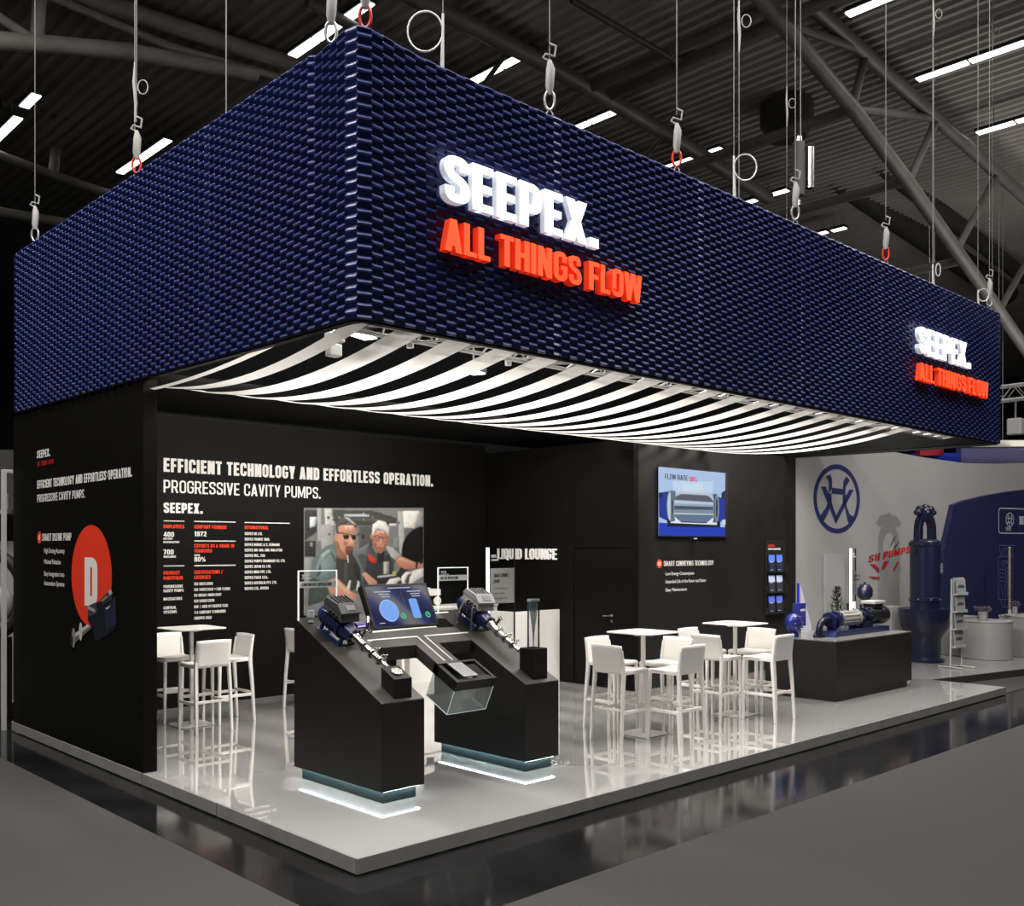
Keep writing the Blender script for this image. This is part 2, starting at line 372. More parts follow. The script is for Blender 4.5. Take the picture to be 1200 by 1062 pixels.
mb = MB(); mb.bb(11.19, 11.2, 0, 6.9, ZF+.012, -.001); struct(mb.build('trim_3', M_edge))
# roof: corrugated sheet, ridges along Y
mb = MB(); vs = []; fs = []; zs = (12.65, 12.65, 12.58, 12.58); k = 0
x = -30.0
while x < 62:
    for dx, z in zip((0, .1, .15, .25), zs): vs += [(x+dx, -24, z), (x+dx, 50, z)]
    x += .3
for i in range(len(vs)//2-1): fs.append((2*i, 2*i+1, 2*i+3, 2*i+2))
mb.add(vs, fs); struct(mb.build('ceiling', M_roof, fix=False))
mb = MB(); mb.bb(-30, 62, 49, 49.2, ZF, 12.6); struct(mb.build('wall_far', M_tubed))
mb = MB(); mb.bb(61, 61.2, -24, 49, ZF, 12.6); struct(mb.build('wall_right_hall', M_tubed))
mb = MB(); mb.bb(-30.2, -30, -24, 49, ZF, 12.6); struct(mb.build('wall_left_hall', M_tubed))

# stand walls
mb = MB(); mb.bb(0.004, .134, 3.29, 6.85, 0, 3.50); struct(mb.build('wall_left', M_black, bevel=.004))
mb = MB(); mb.bb(.134, 7.0, 6.5, 6.62, 0, 3.66); struct(mb.build('wall_back', M_black))
mb = MB(); mb.bb(7.0, 7.1, 3.42, 3.48, 0, 3.52); mb.bb(7.0, 7.1, 4.555, 6.5, 0, 3.52); mb.bb(7.0, 7.1, 3.48, 4.555, 2.0, 3.52)
struct(mb.build('wall_side', M_black))
mb = MB(); mb.bb(7.1, 11.32, 3.42, 3.52, 0, 3.52); mb.bb(11.2, 11.32, 3.42, 3.52, ZF+.005, 0); struct(mb.build('wall_right', M_black2))
# flush black door in the side wall
d = thing('door_1', 'flush black door with lever handle in the side wall', 'door', (7.0, 3.49, 0)); d['kind'] = 'structure'
mb = MB(); mb.bb(.012, .06, 0, 1.055, .006, 1.99); mb.build('leaf', M_black, d)
mb = MB(); mb.cyl((.012, .33, 1.035), (-.004, .33, 1.035), .024, 16); mb.cyl((-.004, .33, 1.035), (-.05, .33, 1.035), .009, 10)
mb.tube([(-.05, .33, 1.035), (-.055, .345, 1.036), (-.055, .42, 1.033), (-.045, .455, 1.025)], .010, 10)
mb.cyl((.012, .33, .955), (-.004, .33, .955), .024, 16); mb.build('handle', M_steel, d, smooth=True)

# ------------------------------------------------------------------ hanging fascia clad with relief scales
FX, FY, RZ0, RZ1 = 11.0, 6.8, 3.475, 5.325
rad = .09
segs = []                                       # path pieces: (length, fn(s)->(pos, normal))
def line(p, q):
    p = Vector(p); q = Vector(q); L_ = (q-p).length; dr = (q-p)/L_; n = Vector((dr.y, -dr.x, 0)); return (L_, lambda s: (p+dr*s, n))
def arc(c, a0, a1):
    c = Vector(c); L_ = abs(a1-a0)*rad; return (L_, lambda s: (c+Vector((math.cos(a0+(a1-a0)*s/L_), math.sin(a0+(a1-a0)*s/L_), 0))*rad, Vector((math.cos(a0+(a1-a0)*s/L_), math.sin(a0+(a1-a0)*s/L_), 0))))
segs = [line((.7, FY, 0), (rad, FY, 0)), arc((rad, FY-rad, 0), pi/2, pi), line((0, FY-rad, 0), (0, rad, 0)), arc((rad, rad, 0), pi, 1.5*pi),
        line((rad, 0, 0), (FX-rad, 0, 0)), arc((FX-rad, rad, 0), -pi/2, 0), line((FX, rad, 0), (FX, FY, 0))]
# line() normal: outward is to the right of travel for this clockwise-from-above walk
TOT = sum(s[0] for s in segs)
def path(s):
    for L_, fn in segs:
        if s <= L_ or fn is segs[-1][1]: return fn(max(0, s))
        s -= L_
S0 = segs[0][0]+segs[1][0]; S1 = S0+segs[2][0]; S2 = S1+segs[3][0]; S3 = S2+segs[4][0]
seam_s = [0, S0+(FY-rad-5.94), S0+(FY-rad-4.0), S0+(FY-rad-2.06), S1-.0] + [S2-rad+x for x in (1.87, 3.70, 5.53, 7.36, 9.1)] + [S3+.0, S3+2.2, S3+4.4, TOT]
M_scale = mat('navy_relief_film', (.0125, .0205, .105), .34, spec=.38, coat=.0)
fas = thing('hanging_fascia', 'big dark blue scaled banner frame hanging over the black stand', 'fascia', (0, 0, 0))
CW = .0895; RH = .074; AMP = .025
knots = [(0, 0), (.26, 1), (.55, .55)]          # phase downwards from the top of a scale, bulge
def bulge(ph):
    ph %= 1
    if ph < .43: return math.sin(ph/.43*pi/2)**1.15
    return 1-(ph-.43)/.57
nrow = int(round((RZ1-RZ0)/RH))
def zb(p): return RZ0+max(0, p.y-1.0)*.011       # the lower edge lifts a little towards the back
def zt(s, p):
    c = abs(s-(S1+S2)/2); return RZ1+.05*math.exp(-(c/.35)**2)+(.03 if p.x < .3 and p.y > .5 else 0)
ncol = int(round(TOT/CW)); cw = TOT/ncol
cur = 0; panel = MB(); pcount = 0
def flush():
    global panel
    if panel.f: panel.build('scale_panel', M_scale, fas, fix=False)
    panel = MB()
NV = nrow*6
for c in range(ncol):
    s0 = c*cw
    while cur+1 < len(seam_s)-1 and s0 >= seam_s[cur+1]-cw/2: flush(); cur += 1
    off = .5*(c % 2); offp = .5*((c-1) % 2)
    near = min(abs(s0+cw/2-q) for q in seam_s[1:-1]); amp = AMP*(.72 if near < cw*.55 else 1)
    vs = []
    us = (0, .05, .95, 1)
    for ui, u in enumerate(us):
        s = min(s0+u*cw, TOT); p, n = path(s); z0 = zb(p); z1 = zt(s, p)
        for j in range(NV+1):
            v = j/6
            if ui in (1, 2): bl = bulge(v+off)
            else: bl = .5*(bulge(v)+bulge(v+.5))
            edge = 0.25 if j in (0, NV) else 1
            q = p+n*(amp*bl*edge+.002); vs.append((q.x, q.y, z1-(z1-z0)*j/NV))
    fs = []
    for a in range(3):
        for j in range(NV): i0 = a*(NV+1)+j; i1 = (a+1)*(NV+1)+j; fs.append((i0, i0+1, i1+1, i1))
    panel.add(vs, fs)
flush()
# black liner, bottom trim and top tube of the frame
mb = MB()
mb.bb(.03, .05, .2, FY, RZ0+.03, RZ1-.05); mb.bb(FX-.05, FX-.03, .2, FY, RZ0+.03, RZ1-.05)
mb.bb(.2, FX-.03, .03, .05, RZ0+.03, RZ1-.05); mb.bb(.05, FX-.05, FY-.03, FY, RZ0+.1, RZ1-.05)
mb.build('liner', M_void, fas)
mb = MB(); mb.bb(.14, FX-.05, 3.95, FY-.35, 3.68, 3.695); mb.build('back_soffit', M_void, fas)
mb = MB(); pts = []
s = .62
while s < TOT-.02:
    p, n = path(s); pts.append(p-n*.02+Vector((0, 0, zb(p)-.012))); s += .12 if not (S1 < s < S2) else .03
for i in range(len(pts)-1):
    a, b = pts[i], pts[i+1]; d_ = (b-a); n = Vector((d_.y, -d_.x, 0)).normalized(); q = []
    for P_ in (a, b):
        q += [P_+n*.02, P_-n*.03, P_-n*.03+Vector((0, 0, .03)), P_+n*.02+Vector((0, 0, .03))]
    mb.add(q, [(0, 1, 5, 4), (1, 2, 6, 5), (2, 3, 7, 6), (3, 0, 4, 7)])
mb.build('bottom_trim', mat('dark_trim', (.006, .006, .006), .6, spec=.1), fas, fix=False)
# printed box truss inside the front edge
def truss(mb, a, b, sz=.29, r=.024, step=.33):
    a = Vector(a); b = Vector(b); d_ = (b-a); n = int(d_.length/step); d_ = d_/n
    sd = d_.normalized().cross(Vector((0, 0, 1)))*sz; up = Vector((0, 0, sz))
    c4 = [Vector(), sd, sd+up, up]
    for o in c4: mb.cyl(a+o, b+o, r, 8)
    for i in range(n):
        p = a+d_*i; q = p+d_
        for k in range(4):
            o1, o2 = c4[k], c4[(k+1) % 4]
            mb.cyl(p+o1, (p+q)/2+o2, .009, 5); mb.cyl((p+q)/2+o2, q+o1, .009, 5)
mb = MB(); truss(mb, (.35, .66, 3.57), (10.6, .66, 3.57), .26, .017); tr1 = mb.build('lighting_truss', M_alu, None, smooth=True)
tag(tr1, 'aluminium box truss just inside the front of the hanging fascia', 'truss', 'stand trusses')
for i, (x, y) in enumerate(((1.05, .8), (2.1, .8))):
    mb = MB(); mb.cyl((x, y, 3.55), (x, y, 5.25), .028, 10)
    tag(mb.build('truss_pole', M_alu, None, smooth=True), ['pale pole above the second gap between the fabric bands', 'pale pole above the fourth gap between the fabric bands'][i], 'pole')
# added panels, unseen, as fixtures for the fill lamps
for i, (x, y) in enumerate(FILL_XY):
    t = thing('led_panel', 'flat grey LED panel hidden above the fabric bands, %s from the left' % ('first', 'second', 'third', 'fourth', 'fifth')[i], 'lamp', (x, y, 4.40), group='LED panels above the bands')
    mb = MB(); mb.bb(-.7, .7, -.3, .3, 0, .06); mb.build('housing', M_tubed, t, bevel=.006)
    mb = MB(); mb.cyl((0, 0, .06), (0, 0, .9), .012, 8); mb.build('hanger', M_wire, t)
for i, (x, y, z) in enumerate([tuple(onY(425, 395, 1.1)), tuple(onY(555, 437, 1.3))]):
    t = thing('work_light', ['lit white lamp panel seen through the first gap by the fascia corner', 'second lit lamp panel above the bands, farther right than the first'][i], 'lamp', (x, y, z), (0, 0, .35))
    mb = MB(); mb.bb(-.12, .12, -.07, .07, .01, .05); mb.build('housing', M_tubed, t)
    mb = MB(); mb.bb(-.11, .11, -.06, .06, 0, .01); mb.build('diffuser', M_strip, t)
    mb = MB(); mb.cyl((0, 0, .05), (0, 0, .5), .008, 6); mb.build('hanger', M_wire, t)
M_sg = mat('spot_grey', (.16, .16, .155), .5)
t = thing('spotlight', 'grey spotlight hanging in the gap between second and third fabric band', 'spotlight', tuple(onY(391, 418, 2.2)))
mb = MB(); mb.bb(-.06, .06, -.05, .05, .0, .11); mb.build('lamp_body', M_sg, t, bevel=.01)
mb = MB(); mb.bb(-.07, .09, -.05, .05, .13, .21); mb.build('ballast', M_sg, t, bevel=.01)
mb = MB(); mb.cyl((0, 0, .16), (0, 0, .6), .015, 8); mb.build('yoke', M_wire, t)

# ------------------------------------------------------------------ fabric bands in two swags
M_fab = mat('white_band_fabric', (.80, .775, .735), .8, spec=.1, transl=.38)
band_names = 'first second third fourth fifth sixth seventh eighth ninth tenth eleventh twelfth thirteenth fourteenth fifteenth sixteenth seventeenth eighteenth nineteenth twentieth'.split()
def band(x0, x1, first=False, ye=3.71):
    mb = MB(); prof = []
    zc = 3.34 if not first else 3.405
    if not first: prof.append((.27, 3.72)); prof.append((.275, 3.56))
    for k in range(25):
        y = .29+k*(ye-.29)/24; prof.append((y, zc+(3.526-zc)*((y-2.0)/1.71)**2 if not first else 3.41+.21*((y-2.9)/2.6)**2))
    n = len(prof); vs = []
    for y, z in prof:
        cx = (x0+x1)/2; hw = (x1-x0)/2
        vs += [(x0, y, z), (cx, y, z-.006), (x1, y, z)]
    fs = []
    for i in range(n-1): fs += [(3*i, 3*i+1, 3*i+4, 3*i+3), (3*i+1, 3*i+2, 3*i+5, 3*i+4)]
    mb.add(vs, fs); return mb.build('fabric_band', M_fab, None, smooth=True, fix=False, ang=60)
for i in range(20):
    if i == 0: o = band(.055, .125, True, 3.27)
    else: x0 = .04+.47*(i-1); o = band(x0+(.10 if i == 1 else .015), x0+.25, ye=3.27 if i == 1 else 3.71)
    tag(o, 'white sagging fabric ceiling band, %s from the left end of the canopy' % band_names[i], 'fabric band', 'white fabric bands of the canopy')

# ------------------------------------------------------------------ illuminated letter signs on the fascia
def letter_sign(name, label, words, u0, v0, h, width, mface, mside, t, gap, dep, group):
    root = thing(name, label, 'sign', (u0, 0, v0), group=group)
    lay, W = layout(words, t, gap); kx = width/W
    for c, x, g, wd in lay:
        if not g: continue
        mb = MB()
        for i_, p in enumerate(g):
            q = [((x+a)*kx, b*h) for a, b in p]
            n = len(q); f = lambda u, v, d: Vector((u, -.03-d, v)); e = i_*.0004
            vs = [f(u, v, 0) for u, v in q]+[f(u, v, dep+e) for u, v in q]
            mb.mi = 1; mb.add(vs, [(i, (i+1) % n, n+(i+1) % n, n+i) for i in range(n)])
            mb.mi = 0; mb.add(vs[n:], [list(range(n))])
        mb.build('letter', [mface, mside], root)
    return root
letter_sign('illuminated_sign', 'glowing white SEEPEX letters left on the blue front fascia', 'SEEPEX.', .66, 4.38, .325, 1.60, M_letw, M_letws, .205, .075, .048, 'white letter signs')
letter_sign('illuminated_sign', 'orange-red ALL THINGS FLOW letters left on the blue front fascia', 'ALL THINGS FLOW', .66, 4.035, .225, 2.13, M_leto, M_letos, .185, .06, .06, 'red letter signs')
letter_sign('illuminated_sign', 'glowing white SEEPEX letters at the far right end of the fascia', 'SEEPEX.', 8.13, 4.37, .325, 1.60, M_letw, M_letws, .205, .075, .048, 'white letter signs')
letter_sign('illuminated_sign', 'orange-red ALL THINGS FLOW letters at the far right end of the fascia', 'ALL THINGS FLOW', 8.13, 4.035, .215, 2.16, M_leto, M_letos, .185, .06, .06, 'red letter signs')

# ================================================================== WALL GRAPHICS
def lettering(name, label, lines, fn, group=None, cat='wall lettering'):
    """lines: (part, text, u, baseline, height, width, colour, stem)"""
    root = thing(name, label, cat, (0, 0, 0), group=group)
    for part, s, u, v, h, wd, col, st in lines:
        mb = MB()
        if s is None: mb.poly([fn(u, v, .0015), fn(u+wd, v, .0015), fn(u+wd, v+h, .0015), fn(u, v+h, .0015)]); mb.build(part, pc(col), root, fix=False)
        elif any(ch.islower() for ch in s): small(s, fn, u, v, h*1.35, wd, part, pc(col), root, .0015)
        elif h < .06: text(mb, s, fn, u, v, h, wd, st, .08, .0015); mb.build(part, pc(col), root, fix=False)
        else:                                     # larger lines: one mesh per word
            lay, W = layout(s, st, .08); kx = wd/W; mb = MB()
            for c, x, g, w_ in lay+[(' ', 0, [], 0)]:
                if c == ' ':
                    if mb.f: mb.build(part, pc(col), root, fix=False)
                    mb = MB()
                for i, p in enumerate(g): mb.poly([fn(u+(x+a)*kx, v+b*h, .0015+i*.00012) for a, b in p])
    return root
fl = fXm(.004)
lettering('wall_lettering', 'small white and red company logo high on the outer left wall', [('logo_line', 'SEEPEX.', -6.037, 2.972, .082, .40, WHT, .2), ('slogan_line', 'ALL THINGS FLOW', -6.037, 2.885, .05, .50, (170, 34, 26), .19)], fl)
lettering('wall_lettering', 'two-line white headline on the outer left wall above the red disc', [('headline', 'EFFICIENT TECHNOLOGY AND EFFORTLESS OPERATION.', -6.037, 2.642, .088, 2.513, WHT, .2), ('subline', 'PROGRESSIVE CAVITY PUMPS.', -6.037, 2.494, .083, 1.385, WHT, .15)], fl)
b = lettering('wall_lettering', 'smart dosing pump heading with four small lines beside the red disc', [('heading', 'SMART DOSING PUMP', -5.875, 2.073, .078, .855, WHT, .17),
    ('list_line', 'High Dosing Accuracy', -5.822, 1.945, .052, .61, WHT, 0), ('list_line', 'Minimal Pulsation', -5.822, 1.828, .052, .50, WHT, 0),
    ('list_line', 'Easy Integration into', -5.822, 1.70, .052, .60, WHT, 0), ('list_line', 'Automation Systems', -5.822, 1.60, .052, .60, WHT, 0)], fl)
mb = MB(); mb.poly([fl(-5.969+.066*math.cos(a), 2.11+.066*math.sin(a), .0012) for a in [2*pi*k/24 for k in range(24)]]); mb.build('badge', pc(RED), b, fix=False)
mb = MB(); text(mb, 'D', fl, -5.985, 2.08, .06, .032, .25, 0, .002); mb.build('badge_letter', pc(WHT), b, fix=False)
g = thing('disc_graphic', 'large orange-red disc with white letter D on the outer left wall', 'wall graphic', (0, 0, 0))
mb = MB(); mb.poly([fl(-4.50+.515*math.cos(a), 1.725+.497*math.sin(a), .0012) for a in [2*pi*k/64 for k in range(64)]]); mb.build('disc', pc((226, 58, 34)), g, fix=False)
mb = MB(); text(mb, 'D', fl, -4.663, 1.43, .475, .33, .22, 0, .0018); mb.build('letter', pc((226, 224, 220)), g, fix=False)
def trL(x, y, o): p = onX(30+x/4.085, 510+y/4.085, .004); return Vector((.004-o-.0022, p.y, p.z))
g = thing('pump_picture', 'printed picture of a dosing pump overlapping the red disc', 'wall graphic', (0, 0, 0))
art('print', g, [((26, 28, 34), [(300, 830), (345, 800), (432, 770), (436, 900), (425, 935), (350, 985), (330, 980), (325, 930), (300, 890)]),
    ((34, 40, 58), [(380, 835), (432, 780), (435, 900), (385, 945)]), ((60, 62, 66), [(296, 820), (340, 800), (345, 850), (305, 870)]),
    ((150, 150, 148), [(300, 815), (335, 835), (335, 850), (298, 832)]), ((48, 50, 54), [(360, 790), (405, 742), (420, 750), (414, 790), (372, 815)]),
    ((165, 165, 165), [(398, 748), (412, 738), (418, 758), (404, 770)]), ((120, 122, 125), [(365, 790), (395, 765), (398, 775), (370, 800)]),
    ((176, 174, 168), [(222, 962), (300, 905), (318, 925), (240, 995)]), ((96, 96, 94), [(226, 980), (310, 918), (318, 925), (240, 995)]),
    ((205, 203, 198), [(226, 966), (300, 909), (304, 914), (228, 972)]), ((190, 188, 184), ell(268, 940, 8, 44)), ((130, 128, 126), ell(234, 970, 9, 48)),
    ((36, 36, 36), ell(224, 985, 8, 28)), ((172, 170, 166), [(385, 830), (412, 815), (400, 835)])], trL)

fb = fY(6.5); U1, U2, U3 = 1.628, 2.03, 2.729
lettering('wall_lettering', 'large two-line white headline across the black back wall', [('headline', 'EFFICIENT TECHNOLOGY AND EFFORTLESS OPERATION.', U1, 2.942, .172, 4.29, WHT, .22), ('subline', 'PROGRESSIVE CAVITY PUMPS.', U1, 2.685, .158, 2.266, WHT, .14)], fb)
lettering('wall_lettering', 'bold white company name under the headline on the back wall', [('word', 'SEEPEX.', U1, 2.433, .128, .517, WHT, .22)], fb)
px = .0112
def facts(label, rows):
    lettering('wall_lettering', label, rows, fb, 'fact columns on the back wall')
facts('employees fact block with 400 and 700 on the back wall', [('rule', None, U1, 2.328, .010, .27, WHT, 0), ('heading', 'EMPLOYEES', U1, 2.242, .045, .27, RED, .2), ('figure', '400', U1, 2.135, .062, .135, WHT, .2),
    ('note', 'BOTTROP', U1, 2.100, .024, .115, WHT, .19), ('note', 'HEADQUARTERS', U1, 2.058, .024, .205, WHT, .19), ('figure', '700', U1, 1.915, .062, .13, WHT, .2), ('note', 'WORLDWIDE', U1, 1.875, .026, .16, WHT, .19)])
facts('product portfolio block, lowest in the first fact column', [('rule', None, U1, 1.768, .010, .27, WHT, 0), ('heading', 'PRODUCT', U1, 1.665, .045, .21, RED, .2), ('heading', 'PORTFOLIO', U1, 1.600, .045, .25, RED, .2),
    ('list_line', 'PROGRESSIVE', U1, 1.50, .036, .25, WHT, .19), ('list_line', 'CAVITY PUMPS', U1, 1.447, .036, .26, WHT, .19), ('list_line', 'MACERATORS', U1, 1.346, .036, .24, WHT, .19), ('list_line', 'CONTROL', U1, 1.236, .036, .165, WHT, .19), ('list_line', 'SYSTEMS', U1, 1.183, .036, .17, WHT, .19)])
facts('company founded 1972 block, topmost in the middle fact column', [('rule', None, U2, 2.328, .012, .571, WHT, 0), ('heading', 'COMPANY FOUNDED', U2, 2.242, .047, .44, RED, .2), ('figure', '1972', U2, 2.145, .062, .165, WHT, .2)])
facts('exports share block with 80% in the middle fact column', [('rule', None, U2, 2.080, .012, .571, WHT, 0), ('heading', 'EXPORTS AS A SHARE OF', U2, 2.002, .045, .555, RED, .2), ('heading', 'TURNOVER', U2, 1.937, .045, .24, RED, .2), ('note', 'OVER', U2, 1.892, .024, .075, WHT, .19), ('figure', '80%', U2, 1.822, .062, .15, WHT, .2)])
C7 = ['ISO 9001:2008', 'ISO 14001:2004 + COR 1:2009', 'BS OHSAS 18001:2007', 'ISO 50001:2018', 'NSF / ANSI 61 (SEEPEX USA)', '3-A SANITARY STANDARDS', '(SEEPEX USA)']
W7 = [.25, .49, .37, .27, .46, .43, .235]
facts('certifications and licenses list, lowest in the middle fact column', [('rule', None, U2, 1.766, .012, .571, WHT, 0), ('heading', 'CERTIFICATIONS /', U2, 1.667, .045, .39, RED, .2), ('heading', 'LICENSES', U2, 1.602, .045, .22, RED, .2)]
    + [('list_line', s, U2, 1.523-i*.0725, .036, w_, WHT, .19) for i, (s, w_) in enumerate(zip(C7, W7))])
I11 = ['SEEPEX UK LTD.', 'SEEPEX FRANCE SARL', 'SEEPEX NORDIC A/S, DENMARK', 'SEEPEX (M) SDN. BHD, MALAYSIA', 'SEEPEX INC., USA', 'SEEPEX PUMPS (SHANGHAI) CO. LTD.', 'SEEPEX JAPAN CO. LTD.', 'SEEPEX INDIA PVT. LTD.', 'SEEPEX ITALIA S.R.L.', 'SEEPEX AUSTRALIA PTY. LTD.', 'SEEPEX LTD., RUSSIA']
W11 = [.262, .367, .522, .56, .30, .605, .39, .39, .348, .476, .355]
facts('international list of eleven branches, rightmost fact column', [('rule', None, U3, 2.326, .012, .677, WHT, 0), ('heading', 'INTERNATIONAL', U3, 2.246, .045, .35, RED, .2)]
    + [('list_line', s, U3, 2.168-i*.0725, .036, w_, WHT, .19) for i, (s, w_) in enumerate(zip(I11, W11))])

# photo print of two workers (zoomed drawing coordinates: 7.5 per pixel from (350,590))
def trP(x, y, o): p = onY(350+x/7.5, 590+y/7.5, 6.5); return Vector((p.x, 6.5-o, p.z))
SK1, SK1d, SK2 = (196, 142, 118), (150, 98, 78), (188, 128, 108)
poster = thing('photo_print', 'photo print of two men in grey polo shirts bending over a machine', 'photo print', (0, 0, 0))
bl = [((118, 118, 116), [(45, 38), (1098, 68), (1098, 905), (45, 985)])]
rnd = random.Random(3)
bl += [((176, 176, 172), [(160, 42), (195, 43), (200, 330), (165, 330)]), ((196, 196, 192), [(228, 44), (290, 45), (295, 300), (232, 300)]), ((60, 60, 60), [(50, 60), (160, 60), (160, 250), (50, 330)]),
    ((206, 214, 212), [(96, 120), (158, 120), (150, 200), (100, 215)]), ((70, 68, 66), [(300, 60), (640, 62), (860, 130), (860, 200), (300, 190)]), ((190, 206, 212), [(400, 96), (620, 98), (620, 116), (400, 114)]),
    ((90, 88, 86), [(440, 125), (760, 140), (760, 165), (440, 150)]), ((50, 50, 48), [(52, 330), (150, 330), (150, 480), (52, 480)]), ((160, 160, 158), [(190, 190), (300, 180), (300, 400), (200, 420)]),
    ((84, 82, 80), [(530, 200), (650, 200), (650, 380), (530, 400)]), ((120, 134, 126), [(835, 300), (885, 300), (885, 420), (835, 420)]), ((178, 178, 176), [(870, 70), (920, 70), (930, 430), (885, 440)]),
    ((224, 220, 212), [(915, 66), (1066, 68), (1020, 218), (925, 215)]), ((140, 140, 138), [(1060, 70), (1098, 70), (1098, 210), (1025, 210)]), ((200, 200, 196), [(790, 178), (860, 178), (860, 205), (790, 205)]),
    ((150, 150, 150), [(50, 470), (130, 470), (110, 720), (50, 720)]), ((96, 98, 98), [(930, 230), (1030, 220), (1000, 320), (930, 400)])]
for k in range(46):
    x = rnd.uniform(60, 900); y = rnd.uniform(70, 420); s = rnd.uniform(8, 30); v = rnd.choice((44, 70, 150, 190, 96)); bl.append(((v, v, v), [(x, y), (x+s, y+2), (x+s, y+s*1.4), (x, y+s*1.3)]))
bl += [((16, 16, 16), [(905, 440)]+ell(1130, 420, 225, 225, 24, pi*.95, pi*1.42)+[(1098, 205), (1098, 560), (900, 600)]),
    # second man (behind)
    ((74, 78, 80), [(495, 425), (620, 345), (700, 470), (790, 385), (850, 390), (905, 465), (840, 520), (830, 720), (560, 760)]), ((104, 110, 112), [(495, 425), (620, 345), (612, 470), (560, 450), (520, 470)]), ((170, 172, 170), [(760, 370), (835, 390), (905, 465), (845, 500), (800, 460)]),
    ((52, 54, 56), [(600, 480), (700, 500), (800, 440), (830, 720), (560, 760)]), ((196, 60, 46), [(610, 440), (690, 500), (670, 530), (620, 505)]),
    ((40, 38, 40), [(690, 430), (760, 420), (740, 520), (690, 520)]), (SK2, [(655, 240), (785, 235), (782, 330), (765, 400), (720, 440), (680, 420), (650, 360)]), (SK1d, [(655, 300), (690, 420), (650, 365)]),
    ((222, 220, 214), [(642, 275), (650, 185), (705, 150), (765, 165), (795, 215), (790, 290), (765, 240), (700, 225), (668, 240), (655, 290)]), (SK2, ell(640, 290, 12, 24)),
    ((70, 64, 60), [(660, 285), (775, 300), (775, 308), (660, 296)]), ((70, 64, 60), ell(688, 305, 25, 26)), (SK2, ell(688, 305, 19, 20)), ((70, 64, 60), ell(752, 320, 24, 25)), (SK2, ell(752, 320, 18, 19)), ((46, 40, 38), ell(688, 306, 7, 5)), ((46, 40, 38), ell(750, 320, 7, 5)),
    ((206, 146, 126), [(712, 310), (735, 312), (738, 360), (708, 358)]), ((120, 66, 58), [(690, 385), (740, 390), (735, 400), (692, 396)]), ((160, 104, 88), [(680, 405), (740, 410), (725, 438), (690, 428)]),
    (SK2, [(845, 490), (900, 465), (1030, 520), (1098, 525), (1098, 575), (1035, 575), (930, 580), (885, 560)]), ((20, 20, 20), [(1030, 515), (1052, 520), (1040, 575), (1026, 570)]), ((30, 30, 30), [(1060, 530), (1095, 455), (1105, 460), (1075, 540)]),
    # first man (front)
    ((98, 112, 112), [(115, 500), (175, 430), (250, 370), (320, 355), (420, 470), (500, 420), (560, 560), (575, 610), (560, 700), (540, 800), (300, 840), (80, 905)]), ((124, 140, 140), [(150, 560), (190, 450), (280, 380), (320, 440), (300, 560), (270, 650), (160, 640)]),
    ((58, 56, 54), [(330, 470), (470, 440), (540, 560), (560, 720), (420, 800), (320, 690)]), ((70, 78, 76), [(95, 640), (230, 700), (270, 790), (200, 860), (80, 905)]), ((82, 92, 92), [(270, 380), (330, 500), (320, 520), (255, 400)]),
    (SK1d, [(320, 340), (440, 440), (420, 500), (345, 480)]), (SK1, [(320, 250), (500, 245), (500, 330), (470, 420), (430, 450), (395, 440), (330, 370)]), (SK1, [(345, 190), (500, 190), (505, 270), (330, 270)]),
    ((84, 80, 78), [(330, 262), (325, 190), (370, 130), (420, 112), (480, 140), (518, 200), (505, 218), (450, 175), (400, 172), (350, 205), (345, 265)]), ((176, 170, 164), [(395, 118), (440, 125), (512, 195), (470, 180), (420, 140)]),
    (SK1, ell(326, 298, 15, 30)), ((34, 32, 30), [(335, 252), (505, 280), (503, 296), (440, 276), (335, 262)]), ((30, 28, 28), [(385, 275), (445, 280), (440, 312), (400, 318)]), ((30, 28, 28), [(455, 284), (504, 288), (498, 322), (465, 318)]),
    ((214, 156, 132), [(440, 300), (462, 300), (480, 355), (440, 360)]), ((96, 70, 60), [(405, 385), (425, 375), (480, 380), (475, 440), (440, 452), (410, 440)]), ((170, 84, 74), [(425, 395), (475, 396), (472, 406), (428, 406)]), ((224, 222, 214), [(424, 460), (434, 460), (440, 520), (432, 525)]),
    (SK1, [(235, 690), (330, 650), (470, 780), (520, 800), (500, 850), (440, 850), (280, 800)]), (SK1, [(555, 620), (590, 605), (690, 690), (690, 715), (620, 720)]), ((200, 206, 200), [(425, 740), (445, 675), (458, 680), (450, 770), (430, 770)]), ((196, 200, 196), [(505, 760), (520, 675), (540, 680), (530, 770)]),
    # machine on the right
    ((44, 44, 44), [(690, 640), (860, 620), (900, 560), (960, 600), (960, 760), (690, 740)]), ((198, 198, 194), [(690, 640), (850, 622), (855, 636), (695, 655)]), ((150, 150, 148), [(745, 515), (795, 510), (795, 620), (745, 625)]), ((214, 214, 210), [(755, 520), (768, 520), (768, 620), (755, 620)]), ((180, 186, 60), [(825, 600), (855, 596), (855, 625), (825, 630)]),
    ((206, 204, 200), [(760, 720), (800, 665), (880, 650), (910, 670), (870, 690), (830, 770), (760, 770)]), ((216, 214, 210), [(905, 640), (940, 605), (1010, 600), (960, 640), (940, 720), (905, 700)]), ((222, 220, 216), [(1010, 590), (1098, 570), (1098, 640), (1000, 700), (980, 780), (950, 700), (970, 640)]),
    ((70, 68, 66), [(930, 690), (960, 630), (1000, 610), (975, 650), (965, 720)]), ((120, 118, 116), [(1000, 700), (1098, 640), (1098, 905), (960, 905)])]
